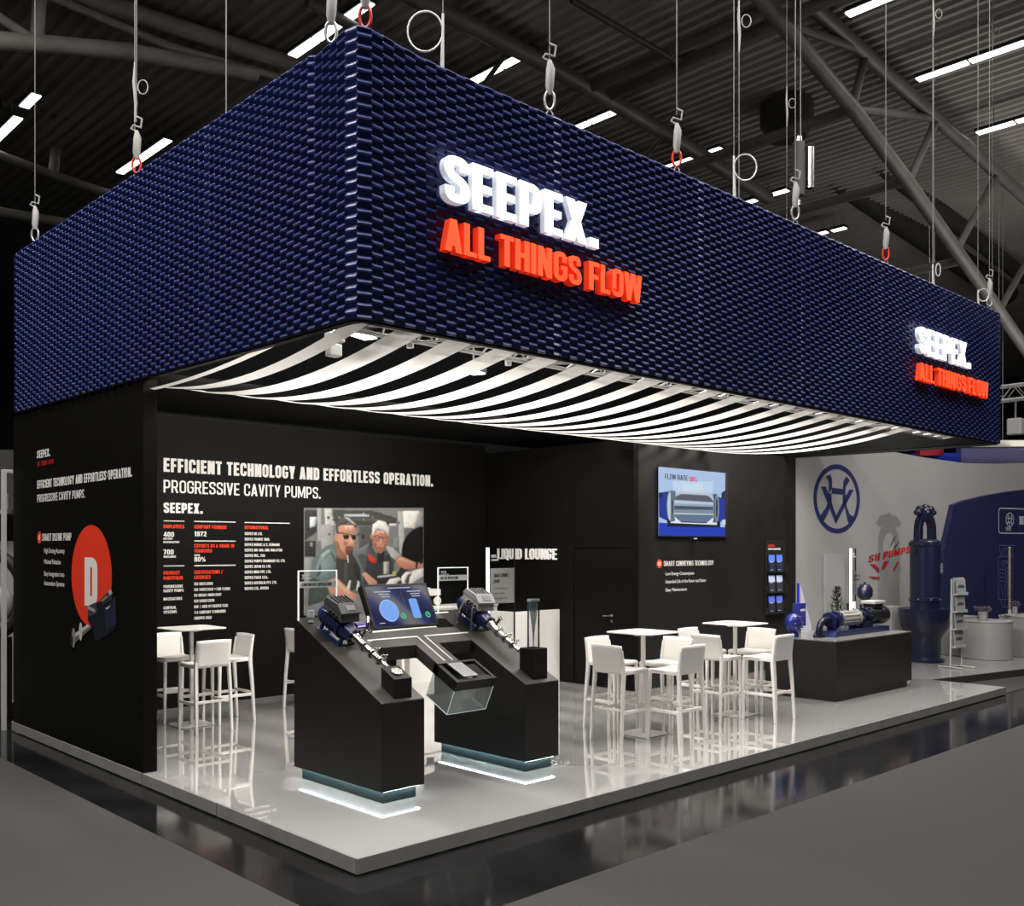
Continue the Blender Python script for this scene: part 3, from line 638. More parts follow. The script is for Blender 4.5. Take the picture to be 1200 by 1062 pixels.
bl += [   # modelling tones
    (SK1d, [(322, 330), (345, 330), (362, 400), (400, 440), (372, 430), (330, 372)]), ((214, 168, 146), [(400, 195), (480, 195), (490, 245), (410, 240)]), ((222, 172, 150), [(446, 300), (462, 300), (474, 345), (458, 350)]), ((160, 104, 84), [(395, 330), (430, 350), (420, 378), (398, 372)]),
    ((206, 150, 130), [(690, 240), (765, 245), (765, 280), (690, 272)]), ((150, 100, 86), [(655, 330), (676, 345), (690, 420), (672, 405)]), ((150, 100, 86), [(742, 372), (770, 340), (762, 400), (735, 425)]),
    ((216, 164, 142), [(300, 690), (340, 675), (470, 800), (440, 808)]), ((140, 90, 72), [(240, 720), (300, 800), (440, 850), (300, 808)]), ((214, 160, 140), [(860, 492), (900, 476), (1020, 528), (1000, 536)]),
    ((76, 90, 90), [(190, 520), (200, 600), (180, 640), (150, 640)]), ((140, 156, 154), [(200, 450), (270, 400), (290, 430), (220, 500)]), ((66, 76, 76), [(110, 660), (140, 690), (120, 860), (84, 900)]), ((74, 72, 70), [(400, 520), (440, 540), (430, 700), (400, 690)]), ((40, 40, 40), [(480, 520), (530, 580), (540, 700), (490, 640)])]
import numpy as np
def blur(a, sg):
    r = int(3*sg+1); k = np.exp(-np.arange(-r, r+1)**2/(2*sg*sg)); k /= k.sum()
    for ax in (0, 1): a = np.apply_along_axis(lambda v: np.convolve(np.pad(v, r, mode='edge'), k, 'valid'), ax, a)
    return a
def photo_grid(name, parent, layers, x0, x1, y0, y1, W, H, tr):
    gx, gy = np.meshgrid(np.linspace(x0, x1, W), np.linspace(y0, y1, H)); img = np.full((H, W, 3), .2); rg = np.random.default_rng(4)
    for col, P in layers:
        P = np.array(P, float); ins = np.zeros((H, W), bool)
        for (xa, ya), (xb, yb) in zip(P, np.roll(P, -1, 0)):
            if ya != yb: ins ^= ((ya > gy) != (yb > gy)) & (gx < (xb-xa)*(gy-ya)/(yb-ya)+xa)
        if not ins.any(): continue
        ext = max(np.ptp(P[:, 0]), np.ptp(P[:, 1])); m = blur(ins.astype(float), .8)
        sh = np.ones((H, W))
        if ext > 60:
            b_ = blur(ins.astype(float), min(7, ext/40)); sh = .86+.22*b_+1.1*(np.roll(b_, (-2, -2), (0, 1))-np.roll(b_, (2, 2), (0, 1)))*.6
        img = img*(1-m[..., None])+(np.array(L(*col))*np.clip(sh, .4, 1.5)[..., None])*m[..., None]
    n1 = blur(rg.standard_normal((H, W)), 2.0)*2.4; n2 = rg.standard_normal((H, W))
    img = np.clip(img*.82*(1+.11*n1+.035*n2)[..., None], 0, 1)
    vs = [tuple(tr(gx[j, i], gy[j, i], .002)) for j in range(H) for i in range(W)]
    fs = [(j*W+i, j*W+i+1, (j+1)*W+i+1, (j+1)*W+i) for j in range(H-1) for i in range(W-1)]
    me = bpy.data.meshes.new(name); me.from_pydata(vs, [], fs); ca = me.color_attributes.new('print', 'FLOAT_COLOR', 'POINT')
    ca.data.foreach_set('color', np.concatenate([img, np.ones((H, W, 1))], 2).astype(np.float32).ravel())
    m = mat('photo_paper', (.5, .5, .5), .55, spec=.25); at_ = m.node_tree.nodes.new('ShaderNodeVertexColor'); at_.layer_name = 'print'
    m.node_tree.links.new(at_.outputs['Color'], m.node_tree.nodes['Principled BSDF'].inputs['Base Color']); me.materials.append(m)
    o = bpy.data.objects.new(name, me); COL.objects.link(o); o.parent = parent; return o
photo_grid('print', poster, bl, 45, 1098, 40, 985, 270, 230, trP)

# raised lounge letters on the side wall
root = thing('raised_letter_sign', 'raised white LIQUID LOUNGE letters on the side wall behind the console', 'sign', (0, 0, 0))
lay, W = layout('LIQUID LOUNGE', .175, .10); kx = 1.305/W; fs_ = fXm(7.0)
for c, x, g, wd in lay:
    if not g: continue
    mb = MB()
    for i_, p in enumerate(g): mb.prism([(-6.194+(x+a)*kx, 1.82+b_*.165) for a, b_ in p], fs_, .001, .02+i_*.0004)
    mb.build('letter', mat('white_acrylic_letter', (.86, .85, .83), .4), root)

# wall screen with the pump animation (zoomed coordinates 10.62 per pixel from (760,540))
tv = thing('wall_screen', 'lit flat screen showing a steel pump stator on the right black wall', 'screen', (0, 0, 0))
mb = MB(); mb.bb(7.54, 9.24, 3.375, 3.42, 2.155, 3.165); mb.build('housing', M_rubber, tv, bevel=.004)
def trS(x, y, o): p = onY(760+x/10.62, 540+y/10.62, 3.374); return Vector((p.x, 3.374-o, p.z))
sc = [((176, 200, 236), [(122, 75), (955, 155), (950, 940), (125, 935)]), ((196, 218, 242), [(300, 250), (800, 260), (800, 400), (300, 400)]), ((206, 226, 240), [(420, 290), (680, 290), (680, 380), (420, 380)]),
    ((40, 60, 150), [(125, 400), (255, 380), (255, 760), (130, 700)]), ((36, 44, 76), [(125, 395), (165, 400), (190, 450), (125, 460)]), ((46, 62, 160), [(850, 450), (952, 470), (952, 760), (850, 760)]), ((44, 54, 90), [(905, 400), (953, 370), (953, 480), (905, 480)]),
    ((40, 66, 186), [(125, 770), (950, 830), (950, 940), (125, 935)]), ((30, 36, 60), [(230, 730), (890, 760), (890, 830), (230, 820)]), ((232, 238, 246), [(300, 700), (840, 720), (850, 800), (270, 775)]),
    ((116, 128, 144), [(300, 480), (400, 385), (720, 405), (820, 520), (820, 690), (720, 775), (400, 765), (300, 680)]), ((196, 206, 216), [(345, 440), (405, 385), (720, 405), (775, 460), (720, 430), (410, 412)]), ((92, 94, 108), [(305, 480), (390, 420), (740, 440), (815, 515)]),
    ((190, 204, 222), [(305, 490), (815, 520), (815, 550), (305, 530)]), ((150, 170, 196), [(305, 530), (815, 550), (815, 575), (305, 560)]), ((78, 84, 96), [(305, 562), (815, 578), (815, 612), (305, 605)]), ((128, 146, 170), [(305, 606), (815, 614), (815, 655), (305, 650)]), ((214, 224, 234), [(305, 650), (815, 664), (815, 676), (305, 664)]),
    ((104, 118, 150), [(305, 665), (815, 680), (725, 765), (400, 755)]), ((62, 66, 78), [(395, 755), (725, 768), (715, 780), (398, 768)]),
    ((150, 172, 188), ell(268, 560, 46, 195)), ((196, 214, 222), ell(262, 570, 30, 170)), ((104, 116, 130), [(268, 372), (328, 375), (330, 470), (306, 520), (306, 680), (328, 740), (300, 760), (268, 755)]), ((50, 54, 64), [(290, 500), (303, 500), (303, 660), (290, 660)]),
    ((130, 146, 160), ell(835, 590, 38, 185)), ((90, 98, 112), [(790, 420), (835, 410), (820, 500), (820, 690), (835, 770), (790, 770), (808, 690), (808, 500)]), ((70, 74, 86), ell(842, 590, 14, 130)), ((214, 228, 240), [(905, 740), (950, 730), (950, 800), (915, 790)])]
art('picture', tv, sc, trS, off=.0004, base=.0006, lit=.9)
fS = fY(3.374-.014)
mb = MB(); text(mb, 'FLOW RATE:', fS, 7.63, 2.985, .075, .56, .15, .08, 0); mb.build('caption', ec((40, 42, 52), .9), tv, fix=False)
mb = MB(); text(mb, '90%', fS, 8.22, 2.975, .075, .17, .2, .08, 0); mb.build('caption_value', ec((226, 44, 60), .9), tv, fix=False)
mb = MB(); mb.bb(8.35, 8.42, 3.37, 3.38, 2.128, 2.142); mb.build('status_lamp', ec((230, 230, 220), 1), tv)
fr = fY(3.42)
b = lettering('wall_lettering', 'smart conveying technology heading with three bullet lines under the wall screen', [('heading', 'SMART CONVEYING TECHNOLOGY', 7.67, 1.735, .072, 1.24, WHT, .17),
    ('list_line', 'Low Energy Consumption', 7.72, 1.602, .05, .69, WHT, 0), ('list_line', 'Extended Life of the Rotor and Stator', 7.72, 1.487, .05, 1.0, WHT, 0), ('list_line', 'Easy Maintenance', 7.72, 1.368, .05, .51, WHT, 0)]
    + [('bullet', None, 7.69, z, .012, .012, RED, 0) for z in (1.62, 1.505, 1.387)], fr)
mb = MB(); mb.poly([fr(7.575+.065*math.cos(a), 1.77+.062*math.sin(a), .0012) for a in [2*pi*k/24 for k in range(24)]]); mb.build('badge', pc(RED), b, fix=False)
mb = MB(); text(mb, 'SCT', fr, 7.535, 1.745, .05, .08, .2, .08, .002); mb.build('badge_letter', pc(WHT), b, fix=False)
# brochure rack
rk = thing('brochure_rack', 'narrow black brochure rack with six pockets on the right wall', 'brochure rack', (10.36, 3.414, .90))
mb = MB(); mb.bb(0, .58, -.02, 0, 0, 1.22); mb.build('back_board', M_rubber, rk, bevel=.004)
for i in range(3):
    mb = MB(); z = .02+i*.335; mb.bb(.01, .56, -.075, -.02, z, z+.012); mb.bb(.01, .56, -.078, -.074, z, z+.02); mb.bb(.005, .012, -.078, -.02, z, z+.12); mb.bb(.556, .563, -.078, -.02, z, z+.12); mb.build('pocket', M_rubber, rk)
fk = lambda u, v, d=0: Vector((u, -.021-d, v))
mb = MB(); text(mb, 'MATERIALS', fk, .05, 1.115, .035, .20, .2, .08, .001); mb.build('heading', pc(RED), rk, fix=False)
mb = MB(); text(mb, 'DOWNLOAD AND MORE', fk, .05, 1.065, .03, .38, .2, .08, .001); mb.build('subheading', pc(WHT), rk, fix=False)
def brochure(label, x, z, a, c, loc):
    o = thing('brochure', label, 'brochure', loc, (math.radians(-3.5), 0, 0), 'brochures in the wall rack')
    mb = MB(); mb.bb(0, .19, -.006, 0, 0, .28); mb.build('booklet', pc(c), o)
    mb = MB(); mb.poly([(0.004, -.0065, .17), (.186, -.0065, .17), (.186, -.0065, .276), (.004, -.0065, .276)]); mb.build('cover_picture', pc(a), o, fix=False)
    mb = MB(); mb.poly([(.03, -.007, .155), (.14, -.007, .155), (.14, -.007, .168), (.03, -.007, .168)]); mb.poly([(.03, -.007, .03), (.12, -.007, .03), (.12, -.007, .037), (.03, -.007, .037)]); mb.build('title_bar', pc((190, 192, 200)), o, fix=False)
for r, (nm, ac, bc) in enumerate((('bottom', (96, 120, 230), (44, 46, 58)), ('middle', (200, 210, 246), (56, 58, 68)), ('top', (96, 130, 240), (46, 48, 72)))):
    for c, s in enumerate(('left', 'right')):
        brochure('%s brochure in the %s pocket row of the wall rack' % (s, nm), 0, 0, ac, bc, (10.385+c*.235, 3.362, .935+r*.335))

# ================================================================== BAR TABLES AND STOOLS
def make_table(label):
    t = thing('bar_table', label, 'bar table', group='white bar tables')
    mb = MB(); q = arcpath([(-.305, -.305), (.305, -.305), (.305, .305), (-.305, .305)], .11, True, 6)
    mb.prism([(p.x, p.y) for p in q], lambda u, v, d: Vector((u, v, d)), 1.089, 1.10); mb.build('tabletop', M_whitep, t, bevel=.003)
    mb = MB(); mb.bb(-.019, .019, -.019, .019, .012, 1.06); mb.bb(-.12, .12, -.03, .03, 1.06, 1.088); mb.bb(-.03, .03, -.12, .12, 1.06, 1.088); mb.build('column', M_whitep, t, bevel=.004)
    mb = MB(); q = arcpath([(-.20, -.20), (.20, -.20), (.20, .20), (-.20, .20)], .05, True, 4)
    mb.prism([(p.x, p.y) for p in q], lambda u, v, d: Vector((u, v, d)), .004, .013); mb.build('base_plate', mat('base_plate_white', (.62, .61, .6), .25, spec=.5), t, bevel=.002)
    mb = MB(); mb.prism([(p.x*.985, p.y*.985) for p in q], lambda u, v, d: Vector((u, v, d)), 0.0, .004); mb.build('glide', M_rubber, t)
    return t
def loft(mb, secs):                             # rectangular sections: (centre, half x, half y)
    vs = []
    for c, hx, hy in secs: vs += [(c[0]-hx, c[1]-hy, c[2]), (c[0]+hx, c[1]-hy, c[2]), (c[0]+hx, c[1]+hy, c[2]), (c[0]-hx, c[1]+hy, c[2])]
    fs = [(3, 2, 1, 0)]; n = len(secs)
    for i in range(n-1):
        for k in range(4): fs.append((i*4+k, i*4+(k+1) % 4, i*4+4+(k+1) % 4, i*4+4+k))
    fs.append(tuple((n-1)*4+k for k in range(4))); mb.add(vs, fs)
def make_stool(label):                          # faces +Y, origin on the floor
    t = thing('bar_stool', label, 'bar stool', group='white bar stools')
    mb = MB(); nx, ny = 8, 12; vs = []
    prof = [(-.185, .742), (-.12, .735), (-.04, .733), (.06, .737), (.14, .742), (.185, .740), (.205, .728), (.212, .705)]
    for y, z in prof:
        for k in range(nx+1):
            u = -1+2*k/nx; vs.append((u*(.195+.01*(y > 0)), y, z+.008*abs(u)**3))
    fs = [(j*(nx+1)+k, j*(nx+1)+k+1, (j+1)*(nx+1)+k+1, (j+1)*(nx+1)+k) for j in range(len(prof)-1) for k in range(nx)]
    mb.add(vs, fs); s = mb.build('seat', M_whitep, t, smooth=True, fix=False, ang=60); so = s.modifiers.new('thick', 'SOLIDIFY'); so.thickness = .026; so.offset = -1
    mb = MB(); vs = []; rows = 9
    for j in range(rows+1):
        h = j/rows; z = .705+.292*h; hw = .205-.006*h
        for k in range(nx+1):
            u = -1+2*k/nx; y = -.190-.035*h**1.4-.012*(1-u*u)*h; vs.append((u*hw, y, z+(.006*(1-u*u) if j == rows else 0)))
    fs = [(j*(nx+1)+k, j*(nx+1)+k+1, (j+1)*(nx+1)+k+1, (j+1)*(nx+1)+k) for j in range(rows) for k in range(nx)]
    mb.add(vs, fs); s = mb.build('backrest', M_whitep, t, smooth=True, fix=False, ang=60); so = s.modifiers.new('thick', 'SOLIDIFY'); so.thickness = .018; so.offset = 0
    for sx in (-1, 1):
        mb = MB(); loft(mb, [((sx*.195, .20, 0), .013, .014), ((sx*.192, .20, .4), .015, .016), ((sx*.188, .195, .66), .017, .018), ((sx*.185, .188, .728), .018, .016)]); mb.build('leg', M_whitep, t, bevel=.005)
        mb = MB(); loft(mb, [((sx*.205, -.228, 0), .013, .014), ((sx*.200, -.205, .4), .015, .018), ((sx*.193, -.182, .68), .016, .021), ((sx*.192, -.186, .78), .014, .018), ((sx*.192, -.208, .95), .010, .012)]); mb.build('leg', M_whitep, t, bevel=.005)
    for sx in (-1, 1):
        mb = MB(); mb.box((sx*.196, -.005, .315), (.02, .40, .034)); mb.build('stretcher', M_whitep, t, bevel=.004)
        mb = MB(); mb.box((sx*.188, 0, .712), (.02, .36, .03)); mb.build('seat_rail', M_whitep, t, bevel=.004)
    mb = MB(); mb.box((0, .197, .36), (.37, .02, .034)); mb.build('footrest', M_whitep, t, bevel=.004)
    mb = MB(); mb.box((0, -.20, .335), (.38, .018, .03)); mb.build('stretcher', M_whitep, t, bevel=.004)
    return t
TAB = make_table('white square bar table nearest the console, four stools around it'); TAB.location = (4.65, 1.38, 0)
dup(TAB, (6.40, 1.38, 0), label='white square bar table between the nearer table and the black pump counter')
dup(TAB, (1.39, 5.24, 0), label='white square bar table beside the fact columns, partly behind the left wall')
dup(TAB, (3.62, 5.30, 0), label='white bar table glimpsed through the opening of the display console')
STO = make_stool('white bar stool left of the nearer right-hand table, its back towards the console')
R90 = pi/2
def place(x, y, rz, label, first=[1]):
    if first: first.clear(); STO.location = (x, y, 0); STO.rotation_euler = (0, 0, rz); STO['label'] = label; return STO
    return dup(STO, (x, y, 0), (0, 0, rz), label)
place(4.26, 1.37, -R90, 'white bar stool left of the nearer right-hand table, front-left with its back to us')
place(4.66, .955, 0, 'white bar stool on the aisle side of the nearer right-hand table')
place(4.70, 1.86, pi, 'white bar stool behind the nearer right-hand table, by the black door')
place(5.07, 1.40, R90, 'white bar stool on the far right side of the nearer right-hand table')
place(6.00, 1.37, -R90, 'white bar stool left of the farther right-hand table, between both tables')
place(6.40, .94, 0, 'white bar stool on the aisle side of the farther table, closest to the pump counter')
place(6.42, 1.86, pi, 'white bar stool behind the farther right-hand table, nearest the block corner')
place(6.82, 1.42, R90, 'white bar stool right of the farther table, seen from its seat side')
place(1.36, 4.86, 0, 'white bar stool in front of the left table, its back to us')
place(1.80, 5.18, R90, 'white bar stool on the right of the left table, seen from the side')
place(1.38, 5.68, pi, 'white bar stool behind the left table, cut off by the left wall edge')
place(2.99, 5.36, -R90, 'white bar stool peeping out left behind the display console')
place(4.05, 5.28, R90, 'white bar stool seen through the opening of the display console')

# lounge bar
M_bar = mat('white_bar_panel', (.74, .72, .69), .4)
bar = thing('lounge_bar', 'white lounge bar with tall front panels under the lounge letters', 'bar counter', (6.05, 4.83, 0))
mb = MB(); mb.bb(0, .94, 0, .03, .0, 1.08); mb.build('front_panel', M_bar, bar, bevel=.003)
mb = MB(); mb.bb(0, .03, .03, 1.3, 0, 1.08); mb.build('side_panel', M_bar, bar, bevel=.003)
mb = MB(); mb.bb(.03, .94, .03, .6, .86, .9); mb.build('worktop', M_black2, bar)
bc = thing('back_counter', 'white back counter along the black wall behind the console', 'counter', (5.2, 6.14, 0))
mb = MB(); mb.bb(0, 1.75, .02, .34, 0, 1.08); mb.build('cabinet', M_bar, bc); mb = MB(); mb.bb(-.01, 1.76, 0, .35, 1.08, 1.125); mb.build('worktop', M_bar, bc, bevel=.004)
cm = thing('coffee_machine', 'white bar machine with two round white wheels on the back counter', 'machine', (5.43, 6.2, 1.126))
mb = MB(); mb.bb(0, .40, 0, .2, .15, .25); mb.bb(0, .22, .02, .18, .25, .275); mb.build('hood', M_bar, cm, bevel=.015)
mb = MB(); mb.bb(.02, .38, .1, .2, 0, .15); mb.build('body', M_rubber, cm)
for x in (.08, .36):
    mb = MB(); mb.lathe([(.0, -.02), (.05, -.02), (.066, 0), (.066, .03), (.04, .03), (.035, .01), (.0, .01)], (x, .06, .07), (0, -1, 0), 20); mb.build('wheel', M_bar, cm, smooth=True)

# ================================================================== DISPLAY CONSOLE
TH = math.atan(.476); CT, ST = math.cos(TH), math.sin(TH)
con = thing('display_console', 'big black sloping display console with two glowing-base blocks and a central arm', 'console', (0, 0, 0))
def sl(Y): return .78+.476*(Y-.94)
def block(x0, x1, name):
    mb = MB(); mb.prism([(.94, .10), (2.215, .10), (2.215, 1.385), (2.19, 1.385), (.94, .785)], lambda u, v, d: Vector((d, u, v)), x0, x1)
    b_ = mb.build(name, M_black2, con, bevel=.004)
    mb = MB(); mb.bb(x0+.05, x1-.05, .99, 2.165, 0, .10); mb.build('plinth', mat('teal_grey_plinth', (.022, .036, .039), .4, spec=.4), b_)
    # LED strip under the overhang
    ms = mat('led_strip', (1, 1, 1), .4, emit=(.80, .97, 1), es=48)
    mb = MB(); z = .093
    mb.bb(x0+.028, x1-.028, .966, .972, z, z+.006); mb.bb(x0+.028, x0+.034, .97, 2.18, z, z+.006); mb.bb(x1-.034, x1-.028, .97, 2.18, z, z+.006); mb.build('led_strip', ms, b_)
    mb = MB(); e = .003
    q = [(x0+.002, .944, sl(.944)), (x1-.002, .944, sl(.944)), (x1-.002, 2.186, sl(2.186)), (x0+.002, 2.186, sl(2.186))]
    mb.add([Vector(p)+Vector((0, 0, .0055)) for p in q]+[Vector(p)+Vector((0, 0, .0085)) for p in q], [(0, 1, 2, 3), (4, 5, 6, 7), (0, 1, 5, 4), (1, 2, 6, 5), (2, 3, 7, 6), (3, 0, 4, 7)]); mb.build('sloped_top', M_deck, b_)
    return b_
block(.88, 1.305, 'left_block'); block(2.445, 2.87, 'right_block')
def slab(name, x0, x1, y0, y1, h0, h1, m, bevel=0, parent=con):
    mb = MB(); mb.prism([(y0, sl(y0)+h0), (y1, sl(y1)+h0), (y1-h1*.0, sl(y1)+h1), (y0, sl(y0)+h1)], lambda u, v, d: Vector((d, u, v)), x0, x1); return mb.build(name, m, parent, bevel=bevel)
slab('deck', 1.305, 2.445, 1.665, 2.19, -.11, .0085, M_deck, .002)
slab('centre_arm', 1.79, 2.05, 1.36, 1.664, -.11, .0085, M_deck, .002)
slab('dark_inset', 2.24, 2.44, 1.90, 2.05, .009, .0105, M_void);  # flat black sheet on the deck paints the dark of a recess
ML = mat('white_track_line', (.85, .85, .83), .4)
def strip(pts, wd=.016):
    mb = MB()
    for (x0, y0), (x1, y1) in zip(pts, pts[1:]):
        d_ = Vector((x1-x0, y1-y0, 0)).normalized()*wd/2; n = Vector((-d_.y, d_.x, 0)); a = Vector((x0, y0, 0))-d_; b_ = Vector((x1, y1, 0))+d_
        q = [a-n, b_-n, b_+n, a+n]; q = [Vector((p.x, p.y, sl(p.y))) for p in q]
        mb.add([p+Vector((0, 0, .0095)) for p in q]+[p+Vector((0, 0, .0125)) for p in q], [(0, 1, 2, 3), (4, 5, 6, 7), (0, 1, 5, 4), (1, 2, 6, 5), (2, 3, 7, 6), (3, 0, 4, 7)])
    mb.build('track_line', ML, con)
strip([(1.36, 1.785), (1.895, 1.785), (1.895, 1.40)]); strip([(2.50, 1.785), (1.985, 1.785), (1.985, 1.40)])
strip([(1.45, 1.905), (2.22, 1.925)], .022); strip([(2.385, 2.145), (2.56, 2.150)], .02)

def slope_thing(name, label, cat, x, Y, h=0, group=None, yaw=0):   # local x right, y up the slope, z off the deck
    t = thing(name, label, cat, (x, Y, sl(Y)+h), (0, 0, 0), group); t.rotation_euler = (Matrix.Rotation(TH, 3, 'X') @ Matrix.Rotation(yaw, 3, 'Z')).to_euler(); return t
# touch screen
tsn = thing('touch_screen', 'tilted touch screen with blue circle and bar shapes on the console', 'touch screen', (1.895, 1.925, 1.278)); tsn.rotation_euler = (math.radians(63), 0, 0)
mb = MB(); mb.bb(-.375, .375, -.01, .435, -.075, 0); mb.build('housing', M_rubber, tsn, bevel=.008)
fT = lambda u, v, d=0: Vector((u, v, .001+d))
mb = MB(); mb.poly([fT(-.35, .015), fT(.35, .015), fT(.35, .41), fT(-.35, .41)]); 
mscr = mat('screen_background', (0, 0, 0), .15, spec=.5)
nt = mscr.node_tree; tc = nt.nodes.new('ShaderNodeTexCoord'); mp = nt.nodes.new('ShaderNodeMapping'); gr = nt.nodes.new('ShaderNodeTexWave'); rp = nt.nodes.new('ShaderNodeValToRGB')
gr.wave_type = 'BANDS'; gr.bands_direction = 'DIAGONAL'; gr.inputs['Scale'].default_value = 1.1; gr.inputs['Distortion'].default_value = 2.5; gr.inputs['Phase Offset'].default_value = 2.2
nt.links.new(tc.outputs['Object'], gr.inputs['Vector']); nt.links.new(gr.outputs['Fac'], rp.inputs['Fac'])
rp.color_ramp.elements[0].color = (*L(42, 46, 84), 1); rp.color_ramp.elements[1].color = (*L(128, 126, 130), 1); e_ = rp.color_ramp.elements.new(.55); e_.color = (*L(62, 70, 118), 1)
nt.links.new(rp.outputs['Color'], nt.nodes['Principled BSDF'].inputs['Emission Color']); nt.nodes['Principled BSDF'].inputs['Emission Strength'].default_value = .7
mb.build('screen', mscr, tsn, fix=False)
def ring(mb, c, r0, r1, d, n=28):
    for k in range(n):
        a, b_ = 2*pi*k/n, 2*pi*(k+1)/n
        mb.poly([fT(c[0]+r0*math.cos(a), c[1]+r0*math.sin(a), d), fT(c[0]+r1*math.cos(a), c[1]+r1*math.sin(a), d), fT(c[0]+r1*math.cos(b_), c[1]+r1*math.sin(b_), d), fT(c[0]+r0*math.cos(b_), c[1]+r0*math.sin(b_), d)])
mb = MB(); mb.poly([fT(x, y, .0008) for x, y in ell(-.155, .165, .098, .112, 36)]); mb.build('blue_circle', ec((112, 164, 240), .95), tsn, fix=False)
mb = MB(); ring(mb, (-.155, .165), .100, .106, .001); mb.build('circle_outline', ec((170, 200, 240), .9), tsn, fix=False)
mb = MB(); q = arcpath([(.10, .075), (.195, .075), (.195, .275), (.10, .275)], .02, True); mb.poly([fT(p.x, p.y, .0008) for p in q]); mb.build('blue_bar', ec((104, 158, 244), .95), tsn, fix=False)
mb = MB(); mb.poly([fT(.105, .078, .0012), fT(.19, .078, .0012), fT(.19, .092, .0012), fT(.105, .092, .0012)]); mb.build('green_level', ec((90, 190, 170), .9), tsn, fix=False)
for x in (-.012, .275):
    mb = MB(); ring(mb, (x, .105), .020, .030, .001); mb.poly([fT(a, b_, .001) for a, b_ in ell(x, .105, .010, .010, 12)]); mb.build('green_ring', ec((70, 205, 150), .9), tsn, fix=False)
mb = MB(); mb.poly([fT(.055, .04, .001), fT(.057, .04, .001), fT(.035, .36, .001), fT(.033, .36, .001)]); mb.build('divider', ec((130, 140, 170), .6), tsn, fix=False)
for u, v, wd in ((-.1, .385, .26), (-.26, .35, .18), (-.22, .325, .12), (-.2, .30, .1), (.11, .345, .16), (.14, .32, .11), (.15, .295, .1), (-.30, .04, .06)):
    mb = MB(); mb.poly([fT(u, v, .001), fT(u+wd, v, .001), fT(u+wd, v+.009, .001), fT(u, v+.009, .001)]); mb.build('text_line', ec((188, 196, 226), .8), tsn, fix=False)

# acrylic tank with black lid hung on the arm
tk = slope_thing('acrylic_tank', 'clear acrylic water tank with dark lid at the end of the console arm', 'tank', 2.02, 1.40, -.004)
mb = MB(); mb.bb(-.23, -.19, -.33, 0, -.09, 0); mb.bb(.20, .23, -.33, 0, -.09, 0); mb.bb(-.19, .20, -.33, -.29, -.09, 0); mb.bb(-.19, .20, -.03, 0, -.09, 0); mb.build('lid_frame', M_black2, tk, bevel=.002)
mb = MB(); mb.bb(-.19, .20, -.29, -.03, -.028, -.022); mb.build('lid_pane', M_glassd, tk)
mb = MB()
for k in range(9): mb.bb(.06+k*.014, .063+k*.014, -.26, -.06, -.02, -.012)
mb.bb(.05, .19, -.275, -.262, -.02, -.006); mb.build('grille', M_greybox, tk)
mb = MB(); mb.box((-.045, -.15, .012), (.16, .27, .005), Euler((math.radians(-3), 0, 0)).to_matrix()); mb.build('notice_plate', mat('frosted_plate', (.42, .43, .43), .35), tk)
mb = MB()
for a in ((-.225, -.219, -.325, -.005, -.32, -.09), (.219, .225, -.325, -.005, -.32, -.09), (-.219, .219, -.325, -.319, -.32, -.09), (-.219, .219, -.011, -.005, -.32, -.09), (-.225, .225, -.325, -.005, -.326, -.32)): mb.bb(*a)
mb.build('glass_walls', M_reflhaze, tk)
mb = MB()
for a, b_ in (((-.225, -.325, -.326), (.225, -.325, -.326)), ((-.225, -.325, -.326), (-.225, -.005, -.326)), ((.225, -.325, -.326), (.225, -.005, -.326)), ((-.225, -.325, -.326), (-.225, -.325, -.09)), ((.225, -.325, -.326), (.225, -.325, -.09))): mb.cyl(a, b_, .0035, 6)
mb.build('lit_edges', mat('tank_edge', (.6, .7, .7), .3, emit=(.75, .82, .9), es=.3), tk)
mb = MB(); mb.bb(-.08, .06, -.30, -.28, -.20, -.10); mb.cyl((.12, -.2, -.09), (.12, -.2, -.28), .012, 10); mb.cyl((-.12, -.2, -.09), (-.12, -.2, -.25), .008, 10); mb.build('inner_fittings', M_greylt, tk, smooth=True)

# dark sample posts
t = thing('sample_post', 'black post with round glass disc at the foot of the left slope', 'post', (1.03, .975, 0))
mb = MB(); X0, Y0, W_, D_2 = 0, 0, .175, .175
mb.prism([(0, sl(.975)+.009), (D_2, sl(.975+D_2)+.009), (D_2, 1.045), (0, .962)], lambda u, v, d: Vector((d, u, v)), 0, W_); mb.build('body', M_black2, t, bevel=.003)
mb = MB(); o_ = Vector((.0875, .0875, 1.0045)); ax = Vector((0, -.43, .90)).normalized(); mb.lathe([(.0, 0), (.045, 0), (.045, .006), (.035, .008), (.0, .008)], o_, ax, 28); mb.build('glass_disc', mat('pale_disc', (.55, .55, .53), .25, spec=.6), t, smooth=True)
mb = MB(); u_ = Vector((1, 0, 0)); v_ = ax.cross(u_)
mb.tube([o_+ax*.010+(u_*math.cos(a)+v_*math.sin(a))*.045 for a in [2*pi*k/28 for k in range(28)]], .004, 6, closed=True); mb.cyl(o_+ax*.010-u_*.03, o_+ax*.010+u_*.03+v_*.01, .003, 6); mb.build('disc_rim', M_steel, t, smooth=True)
t = thing('sample_post', 'taller black post carrying the glass funnel on the right slope', 'post', (2.59, .985, 0))
mb = MB(); mb.prism([(0, sl(.985)+.009), (.18, sl(1.165)+.009), (.18, 1.088), (0, 1.088)], lambda u, v, d: Vector((d, u, v)), 0, .178); mb.build('body', M_black2, t, bevel=.003)
t = thing('glass_cylinder', 'clear glass cylinder with inner funnel on the taller black post', 'glass', (2.679, 1.075, 1.088))
mb = MB(); mb.lathe([(.056, .0), (.056, .44), (.053, .44), (.053, .0)], n=28); mb.build('outer_tube', glass('tube_glass', (.97, .98, .98), .22), t, smooth=True)
